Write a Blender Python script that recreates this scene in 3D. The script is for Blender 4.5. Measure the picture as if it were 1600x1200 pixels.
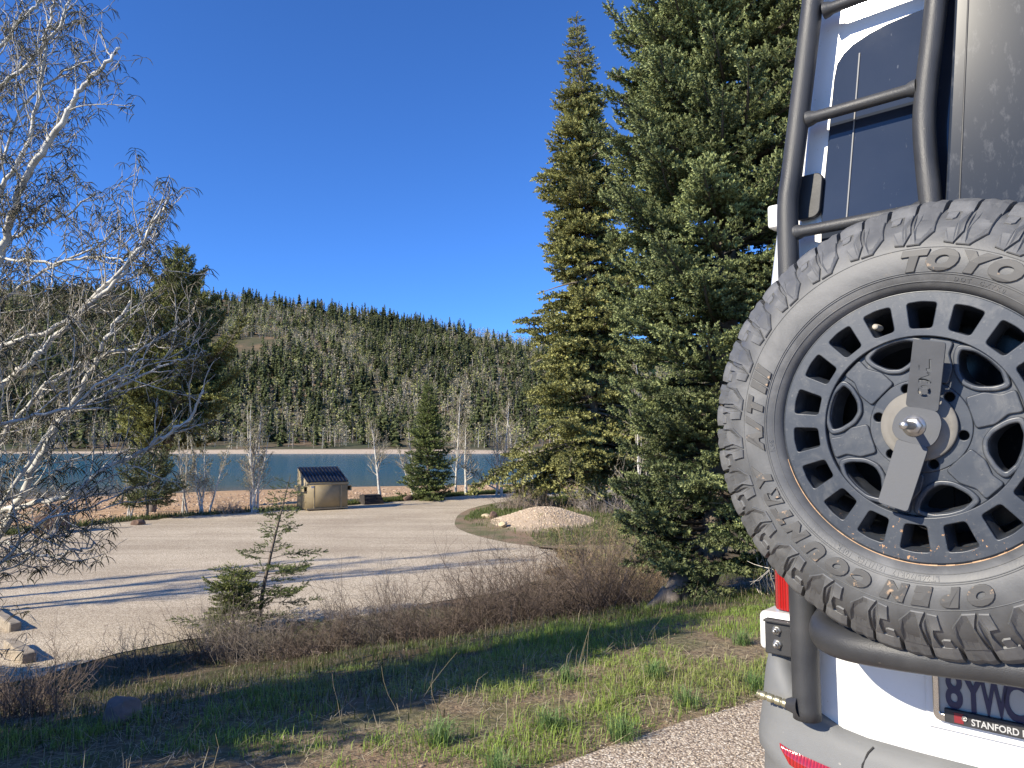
import bpy, bmesh, math, random
import numpy as np
from mathutils import Vector, Matrix, Euler
R_ = math.radians
S = bpy.context.scene
for o in list(bpy.data.objects): bpy.data.objects.remove(o)
COL = S.collection

# ---------------------------------------------------------------- camera, sky, sun, exposure
cd = bpy.data.cameras.new('camera'); cam = bpy.data.objects.new('camera', cd); COL.objects.link(cam)
cd.sensor_width = 36; cd.lens = 26.0; cd.clip_start = .05; cd.clip_end = 6000
cam.location = (0, 0, 1.5); cam.rotation_euler = (R_(90 + 4.26), 0, 0)
S.camera = cam
SUN_EL, SUN_AZ = 29.0, 238.0            # azimuth clockwise from +Y
w = bpy.data.worlds.new('World'); S.world = w; w.use_nodes = True
nt = w.node_tree; bg = nt.nodes['Background']
sky = nt.nodes.new('ShaderNodeTexSky'); sky.sky_type = 'NISHITA'; sky.sun_disc = False
sky.sun_elevation = R_(SUN_EL); sky.sun_rotation = R_(SUN_AZ); sky.altitude = 2800; sky.air_density = 1.0; sky.dust_density = .2; sky.ozone_density = 4.0
tint = nt.nodes.new('ShaderNodeMix'); tint.data_type = 'RGBA'; tint.blend_type = 'MULTIPLY'; tint.inputs[0].default_value = 1
tint.inputs[7].default_value = (.52, .91, 1.42, 1); nt.links.new(sky.outputs[0], tint.inputs[6]); nt.links.new(tint.outputs[2], bg.inputs[0]); bg.inputs[1].default_value = 0.098
sl = bpy.data.lights.new('sun', 'SUN'); sl.energy = 4.8; sl.angle = R_(.53); sl.color = (1, .91, .75)
so = bpy.data.objects.new('sun', sl); COL.objects.link(so)
az = R_(SUN_AZ); el = R_(SUN_EL)
to_sun = Vector((math.sin(az)*math.cos(el), math.cos(az)*math.cos(el), math.sin(el)))
so.rotation_euler = to_sun.to_track_quat('Z', 'Y').to_euler()
S.view_settings.view_transform = 'Standard'; S.view_settings.look = 'None'
S.view_settings.exposure = 0.80; S.view_settings.gamma = 1; S.view_settings.use_curve_mapping = False
S.render.engine = 'CYCLES'

# ---------------------------------------------------------------- helpers
def tag(o, label=None, cat=None, group=None, kind=None):
    if label: o['label'] = label
    if cat: o['category'] = cat
    if group: o['group'] = group
    if kind: o['kind'] = kind
    return o
def empty(name, loc, rz=0, label=None, cat=None, group=None):
    o = bpy.data.objects.new(name, None); COL.objects.link(o); o.location = loc; o.rotation_euler = (0, 0, rz)
    o.empty_display_size = .2
    return tag(o, label, cat, group)
def link(name, me, mat=None, parent=None):
    o = bpy.data.objects.new(name, me); COL.objects.link(o)
    if mat is not None:
        if len(me.materials) == 0: me.materials.append(mat)
    if parent is not None: o.parent = parent
    return o
class MB:
    """collects vertices / tris / quads as arrays, links them as one mesh object"""
    def __init__(s): s.v=[]; s.t=[]; s.q=[]; s.c=[]; s.n=0
    def add(s, v, t=None, q=None, c=None):
        v = np.asarray(v, float).reshape(-1, 3)
        if t is not None and len(t): s.t.append(np.asarray(t, np.int64).reshape(-1, 3)+s.n)
        if q is not None and len(q): s.q.append(np.asarray(q, np.int64).reshape(-1, 4)+s.n)
        s.v.append(v)
        if c is None: c = (1, 1, 1)
        c = np.asarray(c, float)
        if c.ndim == 1: c = np.tile(c, (len(v), 1))
        s.c.append(c); s.n += len(v)
    def mesh(s, name, smooth=False, col=True):
        me = bpy.data.meshes.new(name)
        v = np.concatenate(s.v) if s.v else np.zeros((0, 3))
        t = np.concatenate(s.t) if s.t else np.zeros((0, 3), int)
        q = np.concatenate(s.q) if s.q else np.zeros((0, 4), int)
        me.vertices.add(len(v)); me.vertices.foreach_set('co', v.ravel().astype(np.float32))
        nl = t.size+q.size; me.loops.add(nl)
        me.loops.foreach_set('vertex_index', np.concatenate([t.ravel(), q.ravel()]).astype(np.int32))
        me.polygons.add(len(t)+len(q))
        st = np.concatenate([np.arange(len(t))*3, len(t)*3+np.arange(len(q))*4]).astype(np.int32)
        me.polygons.foreach_set('loop_start', st)
        if smooth: me.polygons.foreach_set('use_smooth', np.ones(len(t)+len(q), bool))
        if col:
            a = me.color_attributes.new('Col', 'FLOAT_COLOR', 'POINT')
            c = np.concatenate(s.c); c = np.c_[c, np.ones(len(c))]
            a.data.foreach_set('color', c.ravel().astype(np.float32))
        me.update(calc_edges=True); me.validate()
        return me
    def build(s, name, mat, parent=None, smooth=False, col=True):
        return link(name, s.mesh(name, smooth, col), mat, parent)
def tube(mb, P, r, n=6, c=None, cap=False):
    P = np.asarray(P, float); m = len(P)
    r = np.full(m, r) if np.isscalar(r) else np.asarray(r, float)
    T = np.gradient(P, axis=0); T /= np.linalg.norm(T, axis=1)[:, None]+1e-12
    up = np.array([0, 0, 1.]) if abs(T[:, 2]).mean() < .9 else np.array([1., 0, 0])
    U = np.cross(T, up); U /= np.linalg.norm(U, axis=1)[:, None]+1e-12
    V = np.cross(T, U)
    a = np.arange(n)*2*np.pi/n
    ring = P[:, None]+r[:, None, None]*(np.cos(a)[None, :, None]*U[:, None]+np.sin(a)[None, :, None]*V[:, None])
    v = ring.reshape(-1, 3); i = np.arange(m-1)[:, None]*n; j = np.arange(n)[None]; k = (j+1) % n
    q = np.stack([i+j, i+k, i+n+k, i+n+j], -1).reshape(-1, 4)
    t = None
    if cap:
        v = np.r_[v, P[:1], P[-1:]]; b = m*n; jj = np.arange(n); kk = (jj+1) % n
        t = np.r_[np.c_[kk, jj, np.full(n, b)], np.c_[jj+(m-1)*n, kk+(m-1)*n, np.full(n, b+1)]]
    mb.add(v, t, q, c)
def smoothpath(P, n=8):
    P = np.asarray(P, float); out = []
    Q = np.r_[[2*P[0]-P[1]], P, [2*P[-1]-P[-2]]]
    for i in range(1, len(Q)-2):
        for t in np.arange(n)/n:
            a, b, c_, d = Q[i-1:i+3]
            out.append(.5*((2*b)+(-a+c_)*t+(2*a-5*b+4*c_-d)*t*t+(-a+3*b-3*c_+d)*t**3))
    out.append(Q[-2]); return np.array(out)
def lathe(mb, prof, n=64, axis='y', c=None, center=(0, 0, 0)):
    """prof: (r, y) -> revolve about local y"""
    p = np.asarray(prof, float); a = np.arange(n)*2*np.pi/n; m = len(p)
    v = np.stack([p[:, None, 0]*np.cos(a), np.tile(p[:, None, 1], (1, n)), p[:, None, 0]*np.sin(a)], -1)
    v = v+np.array(center); i = np.arange(m-1)[:, None]*n; j = np.arange(n)[None]; k = (j+1) % n
    mb.add(v.reshape(-1, 3), None, np.stack([i+j, i+k, i+n+k, i+n+j], -1).reshape(-1, 4), c)
def bm_box(bm, x0, x1, y0, y1, z0, z1, bev=0, seg=2):
    r = bmesh.ops.create_cube(bm, size=1)
    for v in r['verts']:
        v.co = Vector(((x0+x1)/2+v.co.x*(x1-x0), (y0+y1)/2+v.co.y*(y1-y0), (z0+z1)/2+v.co.z*(z1-z0)))
    if bev:
        es = list({e for v in r['verts'] for e in v.link_edges})
        bmesh.ops.bevel(bm, geom=es, offset=bev, segments=seg, affect='EDGES', profile=.5)
def bm_obj(name, bm, mat, parent=None, smooth=False):
    me = bpy.data.meshes.new(name); bm.to_mesh(me); bm.free()
    if smooth:
        me.polygons.foreach_set('use_smooth', np.ones(len(me.polygons), bool))
    return link(name, me, mat, parent)
def box(name, mat, parent, x0, x1, y0, y1, z0, z1, bev=.003, seg=2):
    bm = bmesh.new(); bm_box(bm, x0, x1, y0, y1, z0, z1, bev, seg); return bm_obj(name, bm, mat, parent)
def eval_mesh(o):
    dg = bpy.context.evaluated_depsgraph_get(); dg.update()
    me = bpy.data.meshes.new_from_object(o.evaluated_get(dg)); return me
def flat_shape(splines, extrude, bevel=0, res=2):
    """2D outlines (first outer, others holes) -> solid mesh in XY extruded along Z"""
    cu = bpy.data.curves.new('c', 'CURVE'); cu.dimensions = '2D'; cu.fill_mode = 'BOTH'
    cu.extrude = extrude; cu.bevel_depth = bevel; cu.bevel_resolution = res
    for pts in splines:
        sp = cu.splines.new('POLY'); sp.points.add(len(pts)-1); sp.use_cyclic_u = True
        for p, q in zip(sp.points, pts): p.co = (q[0], q[1], 0, 1)
    o = bpy.data.objects.new('c', cu); COL.objects.link(o)
    me = eval_mesh(o); bpy.data.objects.remove(o); bpy.data.curves.remove(cu); return me
def text_mesh(txt, size, extrude, bevel=0, offset=0, shear=0, spacing=1.0, align='CENTER'):
    cu = bpy.data.curves.new('t', 'FONT'); cu.body = txt; cu.size = size; cu.extrude = extrude
    cu.bevel_depth = bevel; cu.offset = offset; cu.shear = shear; cu.space_character = spacing
    cu.align_x = align; cu.align_y = 'BOTTOM_BASELINE'; cu.resolution_u = 4
    o = bpy.data.objects.new('t', cu); COL.objects.link(o)
    me = eval_mesh(o); bpy.data.objects.remove(o); bpy.data.curves.remove(cu); me.materials.clear(); return me
def warp(me, f):
    n = len(me.vertices); a = np.zeros(n*3, np.float32); me.vertices.foreach_get('co', a)
    a = f(a.reshape(-1, 3).astype(float)); me.vertices.foreach_set('co', a.ravel().astype(np.float32)); me.update(); return me
def snoise(x, y, seed=0, oct=4, f=1.0):
    rs = np.random.RandomState(seed); out = 0; amp = 1; tot = 0
    for _ in range(oct):
        for _ in range(3):
            a = rs.rand()*6.28; p = rs.rand()*6.28; k = f*(.7+.6*rs.rand())
            out = out+amp*np.sin((x*np.cos(a)+y*np.sin(a))*k+p+1.3*np.sin((x*np.sin(a)-y*np.cos(a))*k*.7+p*2)); tot += amp
        f *= 2.1; amp *= .55
    return out/tot*1.6

# ---------------------------------------------------------------- materials
def mat(name, base=(.5, .5, .5), rough=.6, metal=0, spec=.5):
    m = bpy.data.materials.new(name); m.use_nodes = True; b = m.node_tree.nodes['Principled BSDF']
    b.inputs['Base Color'].default_value = (*base, 1); b.inputs['Roughness'].default_value = rough
    b.inputs['Metallic'].default_value = metal; b.inputs['Specular IOR Level'].default_value = spec
    return m
def N(m, t, **k):
    n = m.node_tree.nodes.new(t)
    for a, b in k.items():
        if hasattr(n, a): setattr(n, a, b)
    return n
def L(m, a, b): m.node_tree.links.new(a, b)
def coords(m, kind='Object', scale=(1, 1, 1)):
    t = N(m, 'ShaderNodeTexCoord'); mp = N(m, 'ShaderNodeMapping'); mp.inputs['Scale'].default_value = scale
    if kind == 'World':
        g = N(m, 'ShaderNodeNewGeometry'); L(m, g.outputs['Position'], mp.inputs[0])
    else: L(m, t.outputs[kind], mp.inputs[0])
    return mp.outputs[0]
def noise(m, co, scale, detail=4, rough=.55, dist=0):
    n = N(m, 'ShaderNodeTexNoise'); n.inputs['Scale'].default_value = scale; n.inputs['Detail'].default_value = detail
    n.inputs['Roughness'].default_value = rough; n.inputs['Distortion'].default_value = dist; L(m, co, n.inputs['Vector']); return n.outputs['Fac']
def ramp(m, fac, stops):
    r = N(m, 'ShaderNodeValToRGB'); e = r.color_ramp.elements
    while len(e) < len(stops): e.new(.5)
    for x, (p, c) in zip(e, stops):
        x.position = p; x.color = (*c, 1) if len(c) == 3 else c
    L(m, fac, r.inputs[0]); return r.outputs[0]
def mixc(m, fac, a, b, mode='MIX'):
    n = N(m, 'ShaderNodeMix'); n.data_type = 'RGBA'; n.blend_type = mode
    for s, v in ((0, fac), (6, a), (7, b)):
        if hasattr(v, 'node'): L(m, v, n.inputs[s])
        elif isinstance(v, (int, float)): n.inputs[s].default_value = v
        else: n.inputs[s].default_value = (*v, 1)
    return n.outputs[2]
def bump(m, h, strength=.3, dist=.01, normal=None):
    b = N(m, 'ShaderNodeBump'); b.inputs['Strength'].default_value = strength; b.inputs['Distance'].default_value = dist
    L(m, h, b.inputs['Height'])
    if normal is not None: L(m, normal, b.inputs['Normal'])
    return b.outputs[0]
def P(m, k): return m.node_tree.nodes['Principled BSDF'].inputs[k]
def worn(name, c0, c1, rough=.5, scale=6, metal=0, bscale=200, bstr=.15, speck=None, kind='Object', r1=None):
    m = mat(name, c0, rough, metal); co = coords(m, kind)
    a = noise(m, co, scale, 6, .6, .3); col = ramp(m, a, [(.35, c0), (.68, c1)])
    if speck:
        sp = noise(m, co, speck[1], 3, .6); f = ramp(m, sp, [(speck[2], (0, 0, 0)), (speck[2]+.05, (1, 1, 1))])
        col = mixc(m, f, col, speck[0])
    L(m, col, P(m, 'Base Color'))
    b = noise(m, co, bscale, 3); L(m, bump(m, b, bstr, .002), P(m, 'Normal'))
    rr = ramp(m, a, [(.3, (rough,)*3), (.7, ((r1 or rough*1.25),)*3)]); L(m, rr, P(m, 'Roughness'))
    return m
def colmat(name, rough=.6, transl=0.0, spec=.3):
    m = mat(name, (.1, .1, .1), rough, 0, spec); a = N(m, 'ShaderNodeVertexColor'); a.layer_name = 'Col'
    L(m, a.outputs[0], P(m, 'Base Color'))
    if transl:
        t = N(m, 'ShaderNodeBsdfTranslucent'); L(m, a.outputs[0], t.inputs[0]); mx = N(m, 'ShaderNodeMixShader'); mx.inputs[0].default_value = transl
        b = m.node_tree.nodes['Principled BSDF']; out = m.node_tree.nodes['Material Output']
        L(m, b.outputs[0], mx.inputs[1]); L(m, t.outputs[0], mx.inputs[2]); L(m, mx.outputs[0], out.inputs[0])
    return m
M = {}
M['needle'] = colmat('needles', .55, .12)
M['grass'] = colmat('grass_blades', .5, .3)
M['twig'] = colmat('twigs', .8)
M['far_tree'] = colmat('far_trees', .8, .1)
M['bark_white'] = worn('aspen_bark', (.62, .60, .54), (.36, .34, .30), .7, 5, 0, 40, .4, ((.05, .045, .04), 14, .64))
M['bark_brown'] = worn('conifer_bark', (.11, .085, .065), (.20, .17, .14), .9, 8, 0, 30, .9)
M['stump'] = worn('weathered_wood', (.09, .075, .06), (.20, .17, .145), .9, 9, 0, 40, .9)

# painted van, rubber, metal
def dusty_paint():
    m = mat('white_van_paint', (.80, .80, .79), .28); co = coords(m)
    a = noise(m, co, 3, 6, .65); b = noise(m, co, 160, 2, .5)
    c = ramp(m, a, [(.35, (.80, .80, .79)), (.75, (.70, .69, .66))]); sp = ramp(m, b, [(.70, (0, 0, 0)), (.76, (1, 1, 1))])
    L(m, mixc(m, sp, c, (.60, .56, .50)), P(m, 'Base Color')); P(m, 'Coat Weight').default_value = .6; P(m, 'Coat Roughness').default_value = .06
    return m
M['paint'] = dusty_paint()
M['gap'] = mat('seam_rubber', (.015, .015, .016), .7)
def rubber():
    m = mat('tyre_rubber', (.06, .06, .062), .62); co = coords(m)
    a = noise(m, co, 7, 8, .62, .6); c = ramp(m, a, [(.30, (.062, .064, .067)), (.50, (.100, .102, .105)), (.64, (.155, .156, .157)), (.8, (.21, .21, .208))])
    b = noise(m, co, 45, 5, .7); f = ramp(m, b, [(.62, (0, 0, 0)), (.78, (.55, .55, .55))])
    L(m, mixc(m, f, c, (.22, .19, .155)), P(m, 'Base Color'))
    L(m, ramp(m, a, [(.3, (.42,)*3), (.75, (.72,)*3)]), P(m, 'Roughness'))
    L(m, bump(m, noise(m, co, 260, 3), .12, .002), P(m, 'Normal')); return m
M['rubber'] = rubber()
def letter_rub():
    m = mat('tyre_letter_rubber', (.09, .09, .09), .6); co = coords(m)
    b = noise(m, co, 60, 5, .7); f = ramp(m, b, [(.60, (.068, .067, .066)), (.70, (.36, .25, .16))]); L(m, f, P(m, 'Base Color')); return m
M['letter'] = letter_rub()
def rim_mat():
    m = mat('rim_satin_black', (.045, .05, .058), .4); co = coords(m)
    a = noise(m, co, 9, 6, .6); c = ramp(m, a, [(.3, (.026, .032, .044)), (.75, (.052, .060, .074))])
    sx = N(m, 'ShaderNodeSeparateXYZ'); L(m, co, sx.inputs[0])
    mud = noise(m, co, 75, 5, .75)
    mr = N(m, 'ShaderNodeMapRange'); mr.inputs[1].default_value = -.06; mr.inputs[2].default_value = -.20; mr.inputs[3].default_value = .0; mr.inputs[4].default_value = .135
    L(m, sx.outputs[2], mr.inputs[0]); ad = N(m, 'ShaderNodeMath'); ad.operation = 'ADD'; L(m, mud, ad.inputs[0]); L(m, mr.outputs[0], ad.inputs[1])
    f = ramp(m, ad.outputs[0], [(.745, (0, 0, 0)), (.77, (1, 1, 1))])
    du = ramp(m, noise(m, co, 130, 4, .7), [(.60, (0, 0, 0)), (.72, (.5, .5, .5))]); c = mixc(m, du, c, (.15, .145, .135)); c = mixc(m, ramp(m, noise(m, co, 14, 6, .7, 1.2), [(.52, (0, 0, 0)), (.70, (.45, .45, .45))]), c, (.13, .13, .128))
    L(m, mixc(m, f, c, (.48, .27, .13)), P(m, 'Base Color')); P(m, 'Metallic').default_value = .15
    L(m, ramp(m, a, [(.3, (.33,)*3), (.7, (.5,)*3)]), P(m, 'Roughness'))
    L(m, bump(m, noise(m, co, 400, 2), .05, .001), P(m, 'Normal')); return m
M['rim'] = rim_mat()
M['rim_dark'] = worn('rim_barrel', (.010, .010, .012), (.02, .02, .02), .6, 8)
M['powder'] = worn('black_powder_coat', (.028, .029, .032), (.048, .049, .052), .42, 7, 0, 420, .35, ((.20, .18, .15), 60, .74), r1=.55)
M['steel'] = worn('zinc_steel', (.42, .41, .38), (.55, .53, .5), .35, 30, .9, 200, .1)
M['washer'] = worn('grey_washer', (.15, .14, .125), (.21, .20, .18), .65, 12, 0, 200, .2)
M['plate_metal'] = worn('clamp_plate', (.060, .064, .072), (.085, .09, .10), .58, 12, 0, 300, .1)
M['brass'] = worn('pin_zinc', (.34, .31, .20), (.46, .43, .30), .35, 30, .8)
M['bumper'] = worn('grey_bumper_plastic', (.125, .130, .136), (.175, .178, .178), .55, 4, 0, 500, .3, ((.33, .31, .28), 50, .72))
M['black_plastic'] = worn('black_plastic', (.02, .02, .022), (.035, .035, .036), .5, 8)
def glass_mat(name, base, dust, rough):
    m = mat(name, base, rough); co = coords(m)
    a = noise(m, co, 2.5, 5, .6); c = ramp(m, a, [(.3, base), (.75, dust)])
    s1 = noise(m, coords(m, 'Object', (1, 1, .35)), 85, 4, .75); f = ramp(m, s1, [(.66, (0, 0, 0)), (.80, (.6, .6, .6))])
    L(m, mixc(m, f, c, (.26, .27, .28)), P(m, 'Base Color'))
    s2 = noise(m, co, 45, 2, .5); L(m, ramp(m, s2, [(.4, (rough,)*3), (.7, (rough+.004,)*3)]), P(m, 'Roughness'))
    P(m, 'IOR').default_value = 1.5; return m
M['glass'] = glass_mat('tinted_window_glass', (.020, .026, .040), (.034, .041, .056), .02)
def panel_mat():
    m = mat('dusty_black_panel', (.02, .024, .032), .17, 0, .22); co = coords(m)
    sx = N(m, 'ShaderNodeSeparateXYZ'); L(m, co, sx.inputs[0]); n1 = noise(m, coords(m, 'Object', (1, 1, .4)), 60, 5, .7)
    f = ramp(m, n1, [(.55, (0, 0, 0)), (.80, (.5, .5, .5))]); L(m, mixc(m, f, (.022, .027, .036), (.16, .165, .175)), P(m, 'Base Color')); return m
M['box'] = panel_mat()
def red_lens():
    m = mat('red_lens', (.45, .015, .012), .12); co = coords(m)
    w_ = N(m, 'ShaderNodeTexWave'); w_.inputs['Scale'].default_value = 45; w_.bands_direction = 'X'; L(m, co, w_.inputs[0])
    L(m, mixc(m, w_.outputs[1], (.36, .012, .012), (.20, .006, .006)), P(m, 'Base Color')); L(m, bump(m, w_.outputs[1], .4, .002), P(m, 'Normal'))
    P(m, 'Coat Weight').default_value = 1; return m
M['red'] = red_lens()
M['plate_white'] = worn('plate_reflective', (.36, .35, .33), (.42, .41, .38), .35, 10)
M['navy'] = mat('navy_paint', (.008, .012, .06), .35)
M['text_grey'] = mat('grey_print', (.42, .42, .42), .5)
M['maroon'] = mat('maroon_print', (.18, .01, .015), .5)
M['chrome'] = mat('plate_frame_metal', (.62, .60, .56), .18, 1)

# ---------------------------------------------------------------- terrain
LOT = [(-60, -20), (-20, -3), (-13, 3.4), (-8.2, 7.6), (-6.3, 9.9), (-5.5, 11.1), (-4.4, 12.1), (-3.2, 12.9), (-1.9, 13.9), (-.5, 15.2), (.8, 16.9), (1.3, 19.0), (1.1, 21.0), (.6, 21.9), (.3, 23.6), (-.6, 25.2), (-1.5, 26.9), (-2.0, 28.9), (-1.8, 31.5),
       (-1.1, 34.6), (.3, 37.6), (2.5, 40.6), (7, 42.6), (16, 44), (30, 44), (30, 48), (16, 47.6), (7, 46.4), (2.3, 44.6), (-2.8, 40.8), (-6.1, 36.9), (-8.2, 34.3), (-10.3, 32.3), (-12.9, 30.3), (-14.9, 27.6), (-16.2, 23.8), (-25, 18.5), (-60, 8)]
RIDX = np.array([-1400, -650, -520, -312, -195, -65, 20, 130, 325, 650, 1400.])
RIDY = np.array([415, 430, 449, 465, 485, 515, 540, 570, 600, 640, 660.])
RIDZ = 1.5+(686-RIDY)/1155*750
def sst(t): t = np.clip(t, 0, 1); return t*t*(3-2*t)
def height(X, Y):
    X = np.asarray(X, float); Y = np.asarray(Y, float)
    s1 = Y-(3.26+.73*X)
    z = -1.62*sst((s1-.3)/11.2)
    z = z+.05*snoise(X, Y, 3, 3, 1.4)*np.clip((s1-.6)/3, 0, 1)*np.clip((11-s1)/3, 0, 1)
    z = np.where(s1 < .05, -.02, z)
    # bank right of the van line keeps level a little longer
    z = z+.25*sst((X-1.5)/3)*sst((s1-3)/4)*sst((22-Y)/8)
    # island with gravel mound
    z = z+.12*np.exp(-(((X-2.2)/3)**2+((Y-30)/6)**2))
    z = z+.50*np.exp(-(((X-1.15)/1.55)**2+((Y-27.4)/2.0)**2)**1.25)*(1+.08*snoise(X, Y, 91, 2, 2.0))
    # berm far left, beyond lot edge, then beach
    ed = np.interp(X, [-60, -25, -16.2, -14.9, -12.9, -10.3, -6.1, -2.8, 2.3, 16, 60], [8, 18.5, 24.5, 27.6, 30.3, 32.3, 36.9, 40.8, 44.6, 47.8, 49])
    d = Y-ed
    yw = np.interp(X, [-80, -50, -36, -21, 5, 60], [70, 81, 93, 101, 108, 116]); tb = d/np.maximum(yw-ed, 5)
    z = np.where(d > 0, -1.62+.10*np.exp(-((d-1.2)/.8)**2)-3.33*np.clip(tb, 0, 1.6)**1.08+.05*snoise(X, Y, 5, 3, .5)*np.clip(d/5, 0, 1)*(tb < .9), z)
    z = np.where(Y > 125, np.minimum(z, -6.5), z)
    z = np.where(Y > 200, -8., z)
    shore = 322+4*np.sin(X*.02)
    zb = -5.4+2.5*sst((Y-shore)/24)**1.15
    z = np.where(Y > shore-6, np.where(Y > shore, zb, -5.6), z)
    t = (Y-348)/(750-348)
    zr = np.interp(X*750/np.maximum(Y, 500), RIDX, RIDZ)
    prof = np.where(t < .12, t*.35, .042+(t-.12)*1.0886)
    zh = -2.9+(zr+2.9)*np.clip(prof, 0, 1)+np.clip(t*4, 0, 1)*(3.5*snoise(X, Y, 8, 3, .02))*np.clip((1.05-t)*5, .3, 1)
    z = np.where(Y > 346, zh, z)
    z = np.where(Y > 750, np.minimum(z, zh-(Y-750)*.12), z)
    return z
def axis_vals(rng):
    out = []
    for a, b, st in rng: out += list(np.arange(a, b, st))
    return np.array(out+[rng[-1][1]])
ys = axis_vals([(-40, -2, 2), (-2, 14, .16), (14, 34, .3), (34, 50, .6), (50, 120, 2.5), (120, 310, 12), (310, 350, 1.5), (350, 770, 7), (770, 1500, 60)])
xs0 = np.concatenate([np.linspace(-2.6, -1, 24)[:-1], np.linspace(-1, 1, 150), np.linspace(1, 2.6, 24)[1:]])
Xg = xs0[None]*(np.maximum(np.abs(ys), 9)[:, None]*.95+3); Yg = np.repeat(ys[:, None], len(xs0), 1)
Zg = height(Xg, Yg)
mb = MB(); h_, w_ = Xg.shape
ii = np.arange(h_-1)[:, None]*w_; jj = np.arange(w_-1)[None]
mb.add(np.stack([Xg, Yg, Zg], -1), None, np.stack([ii+jj, ii+jj+1, ii+w_+jj+1, ii+w_+jj], -1).reshape(-1, 4))
def ground_mat():
    m = mat('soil_and_litter', (.2, .16, .11), .95, 0, .2)
    co = coords(m, 'World'); sp = N(m, 'ShaderNodeSeparateXYZ'); L(m, co, sp.inputs[0])
    n1 = noise(m, co, 1.1, 6, .6); n2 = noise(m, co, 22, 5, .65); n3 = noise(m, coords(m, 'World', (1, 3, 1)), 60, 3, .6)
    litter = ramp(m, n2, [(.28, (.075, .055, .035)), (.44, (.17, .13, .085)), (.58, (.30, .24, .15)), (.8, (.44, .37, .24))])
    soil = ramp(m, n3, [(.3, (.15, .10, .065)), (.7, (.34, .24, .155))])
    near = mixc(m, ramp(m, n1, [(.42, (0, 0, 0)), (.60, (1, 1, 1))]), litter, soil)
    grn = mixc(m, ramp(m, noise(m, co, .9, 4), [(.48, (0, 0, 0)), (.62, (.6, .6, .6))]), near, (.07, .10, .03))
    # beach: reddish tan coarse sand
    sn = noise(m, coords(m, 'World', (1, .35, 1)), 1.6, 6, .7)
    sand = ramp(m, sn, [(.30, (.28, .165, .085)), (.5, (.44, .28, .15)), (.72, (.60, .43, .25))])
    def step(a, b, out):
        r = N(m, 'ShaderNodeMapRange'); r.inputs[1].default_value = a; r.inputs[2].default_value = b; L(m, out, r.inputs[0]); return r.outputs[0]
    wob = N(m, 'ShaderNodeMath'); wob.operation = 'MULTIPLY_ADD'; L(m, noise(m, co, .4, 4), wob.inputs[0]); wob.inputs[1].default_value = .25; L(m, sp.outputs[2], wob.inputs[2])
    c = mixc(m, step(-1.52, -1.66, wob.outputs[0]), grn, sand)
    c = mixc(m, step(240, 260, sp.outputs[1]), c, ramp(m, sn, [(.3, (.36, .28, .20)), (.7, (.56, .46, .35))]))
    c = mixc(m, step(336, 340, sp.outputs[1]), c, ramp(m, noise(m, co, .035, 5, .6), [(.38, (.06, .07, .035)), (.55, (.11, .09, .055)), (.70, (.26, .17, .10))]))
    mound = N(m, 'ShaderNodeVectorMath'); mound.operation = 'SUBTRACT'; mound.inputs[1].default_value = (1.15, 27.2, -1.2); L(m, co, mound.inputs[0])
    md = N(m, 'ShaderNodeVectorMath'); md.operation = 'MULTIPLY'; md.inputs[1].default_value = (1/1.9, 1/3.0, 0); L(m, mound.outputs[0], md.inputs[0])
    ml = N(m, 'ShaderNodeVectorMath'); ml.operation = 'LENGTH'; L(m, md.outputs[0], ml.inputs[0])
    ma = N(m, 'ShaderNodeMath'); ma.operation = 'ADD'; L(m, ml.outputs['Value'], ma.inputs[0]); L(m, ramp(m, noise(m, co, 1.7, 5), [(0, (-.3,)*3), (1, (.5,)*3)]), ma.inputs[1])
    grav = ramp(m, noise(m, co, 45, 3), [(.3, (.34, .25, .17)), (.7, (.56, .45, .33))])
    c = mixc(m, step(1.25, 1.05, ma.outputs[0]), c, grav)
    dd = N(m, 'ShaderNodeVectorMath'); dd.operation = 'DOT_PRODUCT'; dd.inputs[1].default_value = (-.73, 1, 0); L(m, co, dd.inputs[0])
    ditch_shade = ramp(m, step(4.6, 7.2, dd.outputs['Value']), [(0, (1, 1, 1)), (1, (.42, .43, .38))]); far_ = step(12, 16, dd.outputs['Value']); c = mixc(m, 1.0, c, mixc(m, far_, ditch_shade, (1, 1, 1)), 'MULTIPLY')  # ditch shadow deepened in the ground colour, fading out before the lot
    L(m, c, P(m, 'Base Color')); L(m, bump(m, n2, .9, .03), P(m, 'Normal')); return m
terr = mb.build('ground', ground_mat(), smooth=True, col=False); tag(terr, kind='structure')

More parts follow.
